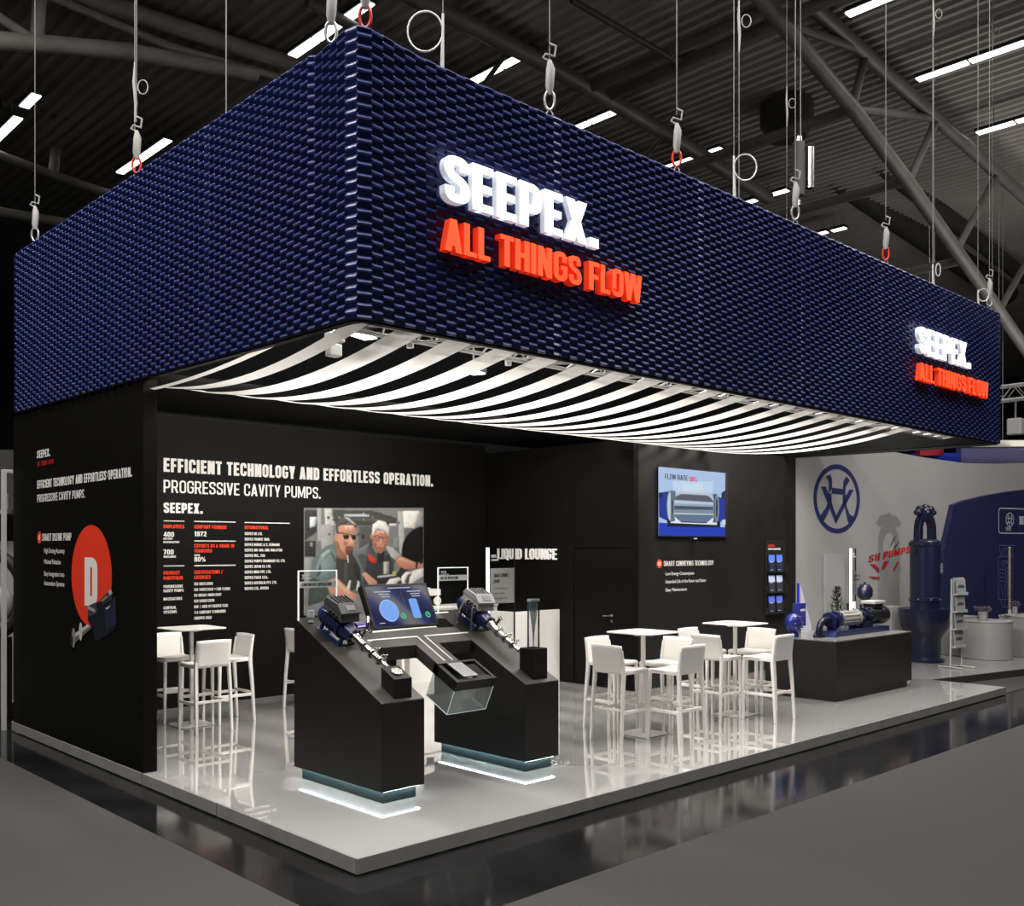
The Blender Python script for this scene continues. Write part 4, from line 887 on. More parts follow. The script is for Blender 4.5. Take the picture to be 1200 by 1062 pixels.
mb = MB(); mb.lathe([(.004, .002), (.010, .13), (.016, .19), (.047, .43), (.044, .43), (.013, .19), (.008, .13), (.002, .002)], n=24); mb.build('funnel', frost('funnel_glass', (.85, .86, .86), .35), t, smooth=True)
mb = MB(); mb.lathe([(0, .01), (.006, .13), (.011, .19), (0, .195)], n=16); mb.build('sand_fill', mat('pale_liquid', (.75, .74, .72), .3), t, smooth=True)
mb = MB(); mb.lathe([(.057, .425), (.057, .445), (.045, .445), (.045, .425)], n=28); mb.build('rim', mat('glass_rim', (.5, .53, .52), .15), t, smooth=True)
t = thing('glass_beaker', 'small frosted beaker at the back of the left block', 'beaker', (.985, 2.12, 1.352))
mb = MB(); mb.lathe([(.018, .006), (.018, .04), (.032, .045), (.034, .105), (.0, .105)], n=20); mb.build('cup', mat('frosted_cup', (.6, .62, .62), .3), t, smooth=True)
mb = MB(); mb.lathe([(0, .0), (.026, .0), (.026, .007), (0, .007)], n=20); mb.build('foot', mat('frosted_cup', (.6, .62, .62), .3), t)
# acrylic signs
def acr_sign(name, label, x0, wd, Y, z0, z1, words, frac, bandh, tw, edges):
    t = thing(name, label, 'acrylic sign', (x0, Y, z0)); h = z1-z0
    mb = MB(); mb.bb(0, wd, -.003, .003, 0, h); mb.build('pane', M_glass, t)
    mb = MB(); e = .006
    if 'l' in edges: mb.bb(-e, e, -.004, .004, 0, h)
    if 'r' in edges: mb.bb(wd-e, wd+e*.5, -.004, .004, 0, h)
    if 't' in edges: mb.bb(0, wd, -.004, .004, h-e, h+e*.4)
    mb.build('lit_edge', M_litedge, t)
    zb_ = h*frac
    mb = MB(); mb.bb(.006, wd-.006, -.0042, -.0032, zb_, zb_+bandh); mb.build('title_band', mat('title_band', (.72, .76, .76), .5), t)
    mb = MB(); text(mb, words, lambda u, v, d=0: Vector((u, -.0046-d, v)), .03, zb_+bandh*.25, bandh*.5, tw, .2, .08, 0); mb.build('title', pc((30, 34, 34)), t, fix=False)
    mb = MB(); f_ = lambda u, v, d=0: Vector((u, -.0046-d, v)); text(mb, 'SEEPEX.', f_, .03, h-.055, .022, .075, .2, .08, 0); text(mb, 'ALL THINGS FLOW', f_, .03, h-.075, .014, .10, .2, .08, 0); mb.build('logo', pc(WHT), t, fix=False)
    return t
acr_sign('acrylic_sign', 'clear acrylic sign reading CONTINUOUS OPERATION behind the left pump', .884, .39, 2.15, 1.368, 1.80, 'CONTINUOUS OPERATION', .655, .055, .30, 'lrt')
acr_sign('acrylic_sign', 'clear acrylic sign reading BATCH OPERATION behind the right pump', 2.449, .385, 2.16, 1.372, 1.805, 'BATCH OPERATION', .70, .055, .22, 'lrt')
def stele(name, label, x0, wd, Y, z0, z1, both):
    t = thing(name, label, 'acrylic sign', (x0, Y, z0)); h = z1-z0
    mb = MB(); mb.bb(0, wd, -.004, .004, 0, h); mb.build('pane', M_glass, t)
    mb = MB(); mb.bb(-.012, .012, -.012, .012, 0, h); mb.build('lit_edge', mat('bright_edge', (1, 1, 1), .4, emit=(.95, 1, 1), es=1.6), t)
    mb = MB(); mb.bb(wd-.006, wd+.004, -.008, .008, 0, h); mb.build('dark_edge', M_rubber, t)
    zt_ = 1.65-z0 if both else 1.79-z0
    mb = MB(); mb.bb(.03, wd, -.0055, -.0045, zt_-.36, zt_); mb.build('text_panel', mat('grey_text_panel', (.34, .34, .33), .6) if not both else mat('dark_text_panel', (.14, .14, .135), .6), t)
    f_ = lambda u, v, d=0: Vector((u, -.0062-d, v))
    mb = MB(); text(mb, 'SMART DOSING' if not both else 'SMART AIR', f_, .075, zt_-.09, .035, .20, .18, .09, 0); mb.build('title', pc((40, 40, 40)), t, fix=False)
    mb = MB(); text(mb, 'PUMP' if not both else 'INJECTION', f_, .075, zt_-.15, .035, .085 if not both else .18, .18, .09, 0); mb.build('title', pc((40, 40, 40)), t, fix=False)
    for k, (s_, w2) in enumerate((('High Dosing Accuracy', .19), ('Minimal Pulsation', .14), ('Easy Integration into', .18), ('Automation Systems', .17))): small(s_, f_, .09, zt_-.215-k*.05, .026, w2, 'list_line', pc((84, 84, 84)), t)
    mb = MB(); text(mb, 'SEEPEX.', f_, .04, h-.10, .028, .075, .2, .08, 0); text(mb, 'ALL THINGS FLOW', f_, .04, h-.135, .02, .10, .2, .08, 0); mb.build('logo', pc(WHT), t, fix=False)
    mb = MB(); mb.bb(-.04, wd+.02, -.06, .06, 0, .012); mb.build('foot', M_steel, t, bevel=.002)
    if both: mb = MB(); mb.bb(.025, wd-.01, -.0055, -.0045, .03, .40); mb.build('lit_panel', mat('lit_frosted_panel', (.8, .8, .8), .5, emit=(.95, 1, 1), es=.55), t)  # glowing panel imitates the stele's bright reflection, no lamp behind it
    return t
stele('acrylic_stele', 'tall clear acrylic panel with lit left edge standing right of the console', 3.05, .375, 2.10, .001, 2.0, False)

# ================================================================== PUMPS ON THE CONSOLE
def pump(name, label, x, Y, h, yaw, boxm, lidm, left):
    t = slope_thing(name, label, 'pump', x, Y, 0, 'pumps on the console', yaw)
    H_ = h
    mb = MB(); prof = [(0, 0), (.07, 0), (.082, .02), (.082, .05)]
    for k in range(7): prof += [(.082, .05+k*.03), (.088, .054+k*.03), (.088, .066+k*.03), (.082, .07+k*.03)]
    prof += [(.082, .28), (.092, .285), (.092, .31), (.07, .32), (0, .32)]
    mb.lathe(prof, (0, .38, H_), (0, -1, 0), 28); mb.build('motor', M_blue, t, smooth=True)
    mb = MB(); mb.lathe([(0, 0), (.078, 0), (.078, .05), (.060, .09), (.060, .12), (.072, .122), (.072, .14), (0, .14)], (0, .06, H_), (0, -1, 0), 24); mb.build('gearbox', M_blue, t, smooth=True)
    for k in range(8):
        a = 2*pi*k/8; c = Vector((.062*math.cos(a), -.08, H_+.062*math.sin(a))); mb = MB(); mb.cyl(c, c+Vector((0, -.014, 0)), .007, 6); mb.build('bolt', M_steel, t)
    # control box with sloped ribbed lid
    b_ = MB(); X = .10
    b_.prism([(.30, H_+.085), (.30, H_+.15), (.05, H_+.15), (.02, H_+.085)], lambda u, v, d: Vector((d, u, v)), -X, X); bo = b_.build('control_box', boxm, t, bevel=.008)
    mb = MB(); mb.prism([(.31, H_+.15), (.28, H_+.205), (.12, H_+.215), (.035, H_+.165), (.04, H_+.15)], lambda u, v, d: Vector((d, u, v)), -X-.006, X+.006); mb.build('lid', lidm, bo, bevel=.006)
    mb = MB()
    for k in range(5): mb.box((-.075+k*.037, .20, H_+.214), (.010, .13, .012), Euler((math.radians(-3), 0, 0)).to_matrix())
    mb.build('rib', M_rubber, bo, bevel=.002)
    mb = MB(); mb.box((.01, .08, H_+.196), (.09, .05, .004), Euler((math.radians(31), 0, 0)).to_matrix()); mb.build('display', pc((150, 150, 152)), bo)
    mb = MB()
    for k in range(3): mb.cyl((-X-.001, .08+k*.05, H_+.115), (-X-.022, .08+k*.05, H_+.115), .011, 8)
    mb.build('cable_gland', M_rubber, bo)
    # stainless conveying part
    mb = MB(); mb.lathe([(0, 0), (.046, 0), (.046, .02), (.038, .03), (.038, .14), (.050, .142), (.050, .155), (.032, .157), (.032, .25), (.041, .252), (.041, .268), (.029, .27), (.029, .36), (.037, .362), (.037, .376), (.018, .38), (.018, .46), (.022, .462), (.022, .47), (0, .47)], (0, -.08, H_), (0, -1, -.04), 20); mb.build('stator_tube', M_steel, t, smooth=True)
    mb = MB()
    for y_ in (-.225, -.34, -.45): mb.tube([(.048*math.cos(a), y_, H_+.01*y_+.048*math.sin(a)) for a in [2*pi*k/20 for k in range(20)]], .005, 6, closed=True); mb.sph((.052, y_, H_+.03), .010, 8)
    mb.build('clamp_ring', M_steel, t, smooth=True)
    mb = MB(); mb.cyl((.02, -.14, H_+.02), (.05, -.14, H_+.085), .016, 12); mb.cyl((.05, -.14, H_+.085), (.055, -.14, H_+.095), .024, 12)
    for a in (-.02, .02): mb.sph((.055+a, -.14+a, H_+.10), .011, 8)
    mb.build('inlet_port', M_steel, t, smooth=True)
    mb = MB()
    for y_ in (.02, .30): mb.prism([(-.07, 0), (-.05, 0), (-.03, H_-.06), (-.05, H_-.05)], lambda u, v, d: Vector((u, d, v)), y_-.012, y_+.012); mb.prism([(.07, 0), (.05, 0), (.03, H_-.06), (.05, H_-.05)], lambda u, v, d: Vector((u, d, v)), y_-.012, y_+.012)
    mb.bb(-.085, .085, -.0, .33, .009, .016); mb.build('foot_bracket', M_blue, t)
    if left:
        mb = MB(); mb.tube([(.055, -.14, H_+.10), (.06, -.12, H_+.15), (.09, -.07, H_+.175), (.13, -.06, H_+.15), (.14, -.09, H_+.10), (.11, -.13, H_+.06)], .016, 10); mb.build('steel_hose', M_steel, t, smooth=True)
        mb = MB(); mb.box((.155, .05, H_+.03), (.13, .05, .035)); bo2 = mb.build('sensor_box', M_bluem, t, bevel=.004)
        mb = MB(); mb.box((.155, .023, H_+.036), (.12, .004, .012)); mb.build('violet_light_bar', mat('violet_light', (.1, .05, .4), .4, emit=(.28, .16, 1), es=2.2), bo2)
        mb = MB(); text(mb, 'SEEPEX SMART', lambda u, v, d=0: Vector((u, .0205, v)), .105, H_+.032, .008, .10, .2, .08, 0); mb.build('lettering', ec((235, 235, 255), 1.2), bo2, fix=False)
    else:
        for k, (yy, ex) in enumerate(((.22, -.19), (.08, -.12))):
            mb = MB(); mb.tube([(-.10, yy, H_+.11), (-.15, yy-.02, H_+.10), (ex-.02, yy-.05, H_-.02), (ex, yy-.06, .02)], .006, 8); mb.cyl((ex, yy-.06, .0), (ex, yy-.06, .03), .011, 8); mb.build('cable', mat('grey_cable', (.4, .4, .42), .4), t, smooth=True)
        mb = MB(); mb.tube([(0, -.50, H_-.02), (.02, -.62, H_-.07), (.035, -.72, H_-.085)], .007, 8); mb.build('outlet_pipe', M_steel, t, smooth=True)
    return t
pump('dosing_pump', 'navy dosing pump with dark grey control box and steel hose on the left slope', 1.09, 1.74, .135, math.radians(4), M_greybox, mat('grey_lid', (.085, .085, .088), .4), True)
pump('dosing_pump', 'navy dosing pump with light grey control box and cables on the right slope', 2.69, 1.80, .125, math.radians(-2), M_greylt, mat('light_lid', (.36, .36, .36), .4), False)

# ================================================================== PUMP COUNTER ON THE RIGHT
ct = thing('pump_counter', 'long low black counter at the right end carrying a pump', 'counter', (8.145, 1.0, 0))
mb = MB(); mb.bb(0, 2.22, 0, 1.05, .083, .775); mb.build('body', M_black2, ct, bevel=.003)
mb = MB(); mb.bb(0.002, 2.07, .002, 1.0, 0, .083); mb.build('plinth', M_black2, ct)
mb = MB(); mb.bb(.004, 2.216, .004, 1.046, .775, .787); mb.build('top', mat('grey_counter_top', (.20, .20, .19), .18, spec=.5), ct)
bp = thing('process_pump', 'long navy process pump with ribbed grey stator and black motor on the counter', 'pump', (8.55, 1.45, .787))
mb = MB(); mb.prism([(.07, 0), (1.72, 0), (1.72, .075), (.16, .075)], lambda u, v, d: Vector((u, d, v)), -.16, .16); mb.build('base_frame', M_blue, bp, bevel=.004)
AX = (1, 0, 0); HZ = .225
mb = MB(); mb.lathe([(0, 0), (.10, 0), (.10, .03), (.06, .035), (.06, .16), (.11, .162), (.11, .195), (0, .195)], (.22, 0, HZ), AX, 24); mb.bb(.27, .36, -.05, .05, .075, .19); mb.build('suction_housing', M_blue, bp, smooth=True)
mb = MB(); mb.tube([(.22, 0, HZ), (.10, 0, HZ), (.02, 0, HZ-.03), (-.02, 0, HZ-.10), (-.02, 0, .03)], .045, 14); mb.lathe([(.08, 0), (.08, .025)], (-.02, 0, 0), (0, 0, 1), 20); mb.build('suction_elbow', mat('navy_dark_metal', (.02, .022, .04), .3, metal=.4), bp, smooth=True)
for k in range(10):
    a = 2*pi*k/10
    for x_ in (.405, .995, 1.27): c = Vector((x_, .112*math.cos(a), HZ+.112*math.sin(a))); mb = MB(); mb.cyl(c, c+Vector((.026, 0, 0)), .018, 6); mb.build('bolt', M_steel, bp)
mb = MB(); mb.lathe([(0, 0), (.115, 0), (.115, .03), (.09, .032), (.09, .50), (.115, .502), (.115, .54), (0, .54)], (.45, 0, HZ), AX, 28); st = mb.build('stator', mat('warm_grey_stator', (.42, .40, .37), .35, metal=.4), bp, smooth=True)
mb = MB()
for k in range(12):
    a = 2*pi*k/12; mb.box((.72, .095*math.cos(a), HZ+.095*math.sin(a)), (.44, .02, .02), Euler((-a, 0, 0)).to_matrix())
mb.build('stator_ribs', mat('light_rib', (.6, .58, .55), .3, metal=.4), st)
mb = MB(); mb.lathe([(0, 0), (.09, 0), (.10, .03), (.10, .14), (.07, .16), (.07, .26), (.11, .262), (.11, .30), (0, .30)], (.99, 0, HZ), AX, 24); mb.bb(1.02, 1.28, -.12, .12, .075, .16); mb.build('bearing_housing', mat('dark_navy_housing', (.01, .012, .03), .3), bp, smooth=True)
mb = MB(); pr_ = [(0, 0), (.13, 0), (.13, .04)]
for k in range(9): pr_ += [(.11, .045+k*.04), (.125, .05+k*.04), (.125, .06+k*.04), (.11, .065+k*.04)]
pr_ += [(.12, .42), (.135, .43), (.135, .52), (.06, .535), (0, .535)]
mb.lathe(pr_, (1.29, 0, HZ), AX, 28); mb.build('motor', mat('black_motor', (.012, .013, .018), .25, coat=.4), bp, smooth=True)
mb = MB(); mb.bb(1.40, 1.66, -.09, .09, HZ+.10, HZ+.17); bo = mb.build('terminal_box', M_rubber, bp, bevel=.01)
mb = MB(); mb.bb(1.37, 1.70, -.11, .11, HZ+.17, HZ+.215); mb.build('terminal_lid', M_greylt, bo, bevel=.008)
for x_, l_ in ((.77, .08), (1.16, .05)):
    mb = MB(); mb.cyl((x_, 0, HZ+.10), (x_, 0, HZ+.10+l_), .014, 10); mb.sph((x_, 0, HZ+.11+l_), .024, 10); mb.build('valve', M_rubber, bp, smooth=True)
bx = thing('blue_control_box', 'small cobalt blue upright box behind the process pump', 'box', (8.60, 1.80, .787)); mb = MB(); mb.bb(0, .2, 0, .1, .12, .44); mb.build('body', M_bluem, bx, bevel=.01); mb = MB(); mb.bb(.04, .16, -.004, 0, .33, .36); mb.build('label', pc((210, 210, 220)), bx); mb = MB(); mb.cyl((.1, .05, 0), (.1, .05, .12), .02, 10); mb.build('stand', M_steel, bx)
gb = thing('globe_valve', 'round cobalt blue globe shaped valve at the left end of the counter', 'valve', (8.32, 1.72, .787)); mb = MB(); mb.sph((0, 0, .19), .135, 22, (1, .8, 1)); mb.lathe([(.05, 0), (.075, .0), (.075, .03), (.04, .08), (.04, .1)], (0, 0, 0)); mb.build('body', M_bluem, gb, smooth=True)
for k in range(10): a = 2*pi*k/10; c = Vector((.098*math.cos(a), -.075, .19+.098*math.sin(a))); mb = MB(); mb.cyl(c, c+Vector((0, -.025, 0)), .011, 6); mb.build('bolt', M_steel, gb)
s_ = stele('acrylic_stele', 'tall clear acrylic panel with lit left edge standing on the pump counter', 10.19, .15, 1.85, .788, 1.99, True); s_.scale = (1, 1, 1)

# ================================================================== RIGGING: WIRES AND CHAIN ENDS HOLDING THE FASCIA
M_sling = mat('grey_sling', (.30, .29, .28), .6)
def ringpts(c, rx, rz, ax=(1, 0, 0), n=24): a = Vector(ax); return [Vector(c)+a*rx*math.cos(t)+Vector((0, 0, rz*math.sin(t))) for t in [2*pi*k/n for k in range(n)]]
def hanger(label, x, y, z, kind, sway=0, top=12.5):
    t = thing('suspension_wire', label, 'suspension wire', (x, y, z), group='wires holding the fascia'); rt = RT
    mb = MB()
    if kind == 'plain': mb.cyl((0, 0, -.1), (sway, 0, top-z), .006, 6)
    else: mb.cyl((0, 0, .55 if kind == 'red' else .3), (sway, 0, top-z), .0042, 6)
    mb.build('wire', M_wirem, t)
    if kind in ('red', 'steel'):
        mb = MB(); mb.tube([rt*.018+Vector((0, 0, .0)), rt*.024+Vector((0, 0, .05)), Vector((0, 0, .085)), -rt*.024+Vector((0, 0, .05)), -rt*.018], .007, 8); mb.build('shackle', M_wire, t, smooth=True)
        mb = MB(); mb.tube(ringpts((0, 0, .155), .038, .075, rt), .011, 8, closed=True); mb.build('ring', M_red if kind == 'red' else M_wire, t, smooth=True)
        mb = MB(); mb.tube([(0, 0, .21), (0, 0, .27), rt*.008+Vector((0, 0, .40)), (0, 0, .47)], [.022, .034, .036, .016], 10); mb.build('sling_end', M_sling, t, smooth=True)
        mb = MB(); mb.tube([Vector((0, 0, .46)), rt*-.05+Vector((0, 0, .49)), rt*-.03+Vector((0, 0, .52)), rt*.04+Vector((0, 0, .50)), rt*.05+Vector((0, 0, .58)), Vector((0, 0, .60))], .010, 8); mb.build('sling_loop', M_sling, t, smooth=True)
    elif kind.startswith('loop'):
        r_, side = {'loop': (.125, -1), 'loop2': (.11, 1), 'loop3': (.07, 1), 'loop4': (.075, 1)}[kind]
        h0 = {'loop': .30, 'loop2': .32, 'loop3': .22, 'loop4': .16}[kind]
        mb = MB(); mb.tube(ringpts(rt*side*r_+Vector((0, 0, h0)), r_ if kind != 'loop3' else .03, r_*1.15, rt), .007, 8, closed=True); mb.build('cable_loop', mat('white_steel_cable', (.6, .6, .6), .35, metal=.3), t, smooth=True)
        mb = MB(); mb.cyl((0, 0, 0), (0, 0, h0+r_), .010, 6); mb.cyl(rt*.016*side, rt*.005*side+Vector((0, 0, h0)), .006, 6); mb.build('clamp_cable', mat('white_steel_cable', (.6, .6, .6), .35, metal=.3), t)
    return t
HANG = [(428, 'red', 'wire with bright red ring right at the near top corner of the fascia'), (519, 'loop', 'wire with a wide coiled cable loop, second right of the fascia corner'), (644, 'steel', 'thin wire with dark clamp, above the first white letter sign'),
    (793, 'red', 'wire with red ring above the middle of the front fascia'), (860, 'loop2', 'wire with hanging oval cable loop right of the middle red ring'), (932, 'steel', 'wire with silver hook in front of the hanging chain hoist'),
    (1038, 'red', 'wire with small red ring on the right part of the front fascia'), (1093, 'loop3', 'wire with narrow cable bow on the right part of the fascia'), (1146, 'loop4', 'wire with small round loop near the right end of the fascia'), (1164, 'steel', 'last wire at the right end corner of the fascia')]
for px_, k, l in HANG:
    p = onY(px_, 400, .12); hanger(l, min(p.x, FX-.1), .12, RZ1+.035, k)
for px_, k, l in ((388, 'steel', 'wire with grey sling and steel shackle just left of the fascia corner'), (265, 'plain', 'plain wire on the left fascia side nearer the corner'), (160, 'red', 'wire with knotted grey sling and red ring on the left fascia side'), (41, 'steel', 'wire with dark red shackle at the far left end of the fascia')):
    p = onX(px_, 400, .12); hanger(l, .12, p.y, RZ1+.06, k)
def pulley(label, px_, py_, Y):
    p = onY(px_, py_, Y); t = thing('wire_grip', label, 'wire grip', p)
    mb = MB(); mb.tube([(0, 0, -.3), (.01, 0, -.1), (-.01, 0, .1), (0, 0, .3)], [.006, .016, .015, .006], 8); mb.build('grip_body', M_sling, t, smooth=True)
    mb = MB(); mb.tube(ringpts(RT*.08+Vector((0, 0, .05)), .05, .07, RT), .006, 6, closed=True); mb.build('tail_loop', M_sling, t, smooth=True)
    mb = MB(); mb.cyl((0, 0, .3), (0, 0, 12.5-p.z), .0045, 6); mb.cyl((0, 0, -.3), (0, 0, -(p.z-5.6)), .0045, 6); mb.build('wire', M_wirem, t)
pulley('wire grip high on the fourth wire from the right', 1094, 20, 1.2); pulley('wire grip with round coil at the top right', 1163, 40, 1.6); pulley('dark wire grip above the hanging chain hoist', 922, 125, 2.4); pulley('silver wire grip hanging above the middle of the fascia', 866, 30, .8); pulley('dark wire grip above the left knotted sling', 158, 108, 4.4)
p = onY(938, 197, 2.2); t = thing('chain_hoist', 'dark chain hoist with two shiny cylinders under the roof', 'chain hoist', p)
mb = MB(); mb.cyl((-.05, 0, -.42), (-.05, 0, .36), .085, 20); mb.build('motor_body', M_tubed, t, smooth=True)
mb = MB(); mb.cyl(RT*.14+Vector((0, 0, -.30)), RT*.14+Vector((0, 0, .30)), .06, 18); mb.cyl((-.05, 0, .36), (-.05, 0, .44), .05, 16); mb.cyl(RT*-.02+Vector((0, 0, -.55)), RT*-.02+Vector((0, 0, -.42)), .03, 12); mb.build('chrome_cylinder', M_steel, t, smooth=True)
mb = MB(); mb.cyl((0, 0, .44), (0, 0, 12.5-p.z), .008, 6); mb.build('chain', M_wirem, t)

# ================================================================== ROOF: STRIP LIGHTS, TRUSSES, DUCTS
WORDS = {}
def strip_light(x, y0, y1, label):
    t = thing('strip_light', label, 'strip light', (x, (y0+y1)/2, 12.0), group='strip lights under the hall roof'); h = (y1-y0)/2
    mb = MB(); mb.bb(-.13, .13, -h, h, .02, .10); mb.build('housing', M_tubed, t)
    mb = MB(); n = max(1, round(2*h/1.0)); st_ = 2*h/n
    for k in range(n): mb.bb(-.10, .10, -h+k*st_+.03, -h+(k+1)*st_-.03, -.004, .02)
    mb.build('diffuser', M_strip, t)
    mb = MB(); mb.cyl((0, -h*.7, .1), (0, -h*.7, .55), .01, 6); mb.cyl((0, h*.7, .1), (0, h*.7, .55), .01, 6); mb.build('hanger', M_wire, t)
for a in ((17.1, .6, 3.9, 'long lit strip light at the upper right, nearest the frame edge'), (20.82, 1.4, 4.07, 'lit strip light at the right edge under the long one'), (13.62, 1.2, 3.7, 'lit strip light cut by the top edge, right of the round roof truss'),
    (10.28, 8.6, 11.7, 'lit strip light above the second half of the fascia corner letters'), (13.6, 9.1, 12.2, 'lit strip light above the fascia left of the middle red ring'), (6.9, 9.5, 12.25, 'bright strip light behind the near fascia corner'),
    (6.86, 17.9, 20.9, 'lit strip light behind the left knotted sling'), (3.8, 19.1, 22.5, 'lit strip light at the left picture edge'), (3.72, 17.6, 18.5, 'short lit strip light near the upper left corner'),
    (17.1, 9.6, 12.0, 'lit strip behind the middle red ring'), (17.1, 8.8, 9.22, 'short lit piece right of the middle red ring'), (20.9, 10.2, 11.6, 'lit strip right of the hanging oval loop'), (20.86, 9.16, 9.92, 'short lit pieces left of the chain hoist foot'),
    (25.0, 10.2, 11.5, 'lit strip low behind the fascia near the silver hook'), (25.05, 9.6, 10.1, 'smallest lit strip, farthest right of the low row')): strip_light(*a)
def tube_thing(name, label, cat, parts, group=None):
    t = thing(name, label, cat, parts[0][1][0], group=group); o = Vector(parts[0][1][0])
    for nm, pts, r, m in parts: mb = MB(); mb.tube([Vector(p)-o for p in pts], r, 14); mb.build(nm, m, t, smooth=True)
    return t
q = lambda x, y: onY(x, y, 4.3)
up = [q(925, -17), q(1010, 60), q(1100, 141), q(1200, 231), q(1300, 318)]; lo = [q(860, -40), q(899, 7), q(1000, 128), q(1065, 215), q(1151, 336), q(1230, 450)]
def ydir(p, dy, dx=0, dz=0): return [p, p+Vector((dx, dy, dz))]
tube_thing('roof_truss', 'big round-tube roof truss crossing the upper right corner', 'roof truss', [('upper_chord', up, .15, M_tube), ('lower_chord', lo, .15, M_tube)] +
    [('diagonal', [q(*a), q(*b_)], .085, M_tube) for a, b_ in (((1014, 65), (999, 126)), ((1008, 58), (925, 30)), ((1000, 128), (1095, 139)), ((1097, 141), (1065, 213)), ((1168, 205), (1122, 292)), ((1230, 258), (1172, 362)))], 'roof trusses')
for i, (a, ln, l) in enumerate((((899, 9), 9, 'round cross tube running left from the truss head at the top'), ((1000, 128), 13, 'round cross tube behind the chain hoist'), ((1062, 212), 14, 'thin cross tube low above the fascia on the right'), ((1130, 305), 12, 'lowest cross tube above the right end of the fascia'))):
    tube_thing('roof_tube', l, 'roof tube', [('tube', ydir(q(*a), ln), .11, M_tube)], 'roof cross tubes')
tube_thing('air_duct', 'dark square-looking duct running behind the roof truss', 'air duct', [('duct', [onY(850, 45, 7.5), onY(1060, 215, 7.5), onY(1200, 325, 7.5)], .26, M_tubed)], 'dark ducts')
tube_thing('air_duct', 'dark duct low behind the chain hoist', 'air duct', [('duct', [onY(900, 150, 9), onY(1060, 262, 9), onY(1180, 345, 9)], .42, M_tubed)], 'dark ducts')
p = onY(922, 140, 7); t = thing('roof_fan', 'dark round fan housing under the corrugated roof', 'fan', p); mb = MB(); mb.lathe([(0, -.45), (.45, -.45), (.62, -.1), (.62, .35), (.3, .5), (0, .5)]); mb.build('housing', M_tubed, t, smooth=True); mb = MB(); mb.cyl((0, 0, .5), (0, 0, 12.6-p.z), .05, 8); mb.build('hanger', M_tubed, t)
g8 = lambda x, y: onY(x, y, 8.6); g10 = lambda x, y: onY(x, y, 10.0)
tube_thing('roof_truss', 'roof truss of round tubes above the front fascia letters', 'roof truss', [('upper_chord', [g8(470, -12), g8(640, 75), g8(800, 168), g8(900, 232)], .17, M_tube), ('lower_chord', [g10(360, 2), g10(520, 88), g10(700, 176), g10(830, 235)], .10, M_tube)] +
    [('diagonal', [g8(x0, y0), g10(x1, y1)], .05, M_tube) for x0, y0, x1, y1 in ((600, 54, 560, 108), (690, 102, 640, 147), (780, 156, 745, 196))], 'roof trusses')
tube_thing('roof_tube', 'round cross tube running right from the middle roof truss', 'roof tube', [('tube', [g8(710, 114), g8(710, 114)+Vector((0, -7, 0))], .12, M_tube)], 'roof cross tubes')
tube_thing('roof_tube', 'dark thin pipe hanging under the roof above the letters', 'roof tube', [('tube', [onY(670, 0, 6.5), onY(790, 70, 6.5), onY(815, 62, 6.5)], .06, M_tubed)], 'roof cross tubes')
h13 = lambda x, y: onY(x, y, 13.0)
tube_thing('roof_truss', 'dark roof truss of round tubes in the upper left corner', 'roof truss', [('upper_chord', [h13(55, -30), h13(110, 0), h13(250, 45), h13(345, 76)], .17, M_tubel), ('lower_chord', [h13(-20, 46), h13(60, 52), h13(150, 60), h13(300, 87)], .15, M_tubel), ('middle_chord', [h13(50, -8), h13(200, 55), h13(330, 92)], .08, M_tubel),
    ('diagonal', [h13(47, -10), h13(43, 50)], .12, M_tubel), ('diagonal', [h13(-10, 15), h13(43, 50)], .09, M_tubel)], 'roof trusses')
h20 = lambda x, y: onY(x, y, 20.0)
tube_thing('roof_truss', 'faint far roof truss behind the left fascia side', 'roof truss', [('upper_chord', [h20(-20, 175), h20(60, 205), h20(140, 232)], .12, M_tube), ('lower_chord', [h20(-20, 245), h20(80, 262), h20(130, 270)], .12, M_tube), ('upper_chord', [h20(0, 120), h20(140, 145), h20(260, 150)], .15, M_tube), ('diagonal', [h20(66, 175), h20(62, 205)], .12, M_tube)], 'roof trusses')

# ================================================================== NEIGHBOURING STAND ON THE RIGHT
NA = YAW-pi/2+math.radians(32)                     # direction of its back wall
N0 = at(1083, 18.5); NX = Vector((math.cos(NA), math.sin(NA), 0)); NY = Vector((-math.sin(NA), math.cos(NA), 0))
def nth(name, label, cat, s, off=0, z=0, group=None): p = N0+NX*s+NY*off; return thing(name, label, cat, (p.x, p.y, z), (0, 0, NA), group)
M_nw = mat('neighbour_white_wall', (.30, .295, .288), .6, noise=.04, nscale=1)
M_nb = mat('neighbour_blue_wall', (.016, .017, .062), .45, noise=.1, nscale=1.5)
def nobj(mb, name, m, **k): o = mb.build(name, m, None, **k); o.location = N0; o.rotation_euler = (0, 0, NA); return o
top = [(-3.9, 3.58), (-2.6, 3.72), (-1.08, 3.78), (0, 3.71), (1.25, 3.66), (2.4, 3.70), (3.3, 3.76), (6, 3.98)]
mb = MB(); mb.prism([(-3.9, 0), (7, 0), (7, 4.05)]+[(a, b_) for a, b_ in top[::-1]], lambda u, v, d: Vector((u, d, v)), 0, .2); struct(nobj(mb, 'wall_neighbour_white', M_nw))
bt = [(.44, 0), (.44, 1.95), (.76, 2.83), (1.12, 2.92), (1.9, 3.05), (2.6, 3.14), (3.3, 3.21), (5, 3.35), (7, 3.45), (7, 0)]
mb = MB(); mb.prism(bt, lambda u, v, d: Vector((u, d, v)), -.12, -.01); struct(nobj(mb, 'wall_neighbour_blue', M_nb))
mb = MB(); mb.bb(-6.2, 9, -2.35, 2.5, ZF+.004, -.002); struct(nobj(mb, 'floor_neighbour', mat('neighbour_floor', (.22, .22, .215), .15, spec=.5)))
mb = MB(); mb.bb(-6.2, 9, -2.38, -2.35, ZF+.004, -.001); struct(nobj(mb, 'trim_4', M_tubed))
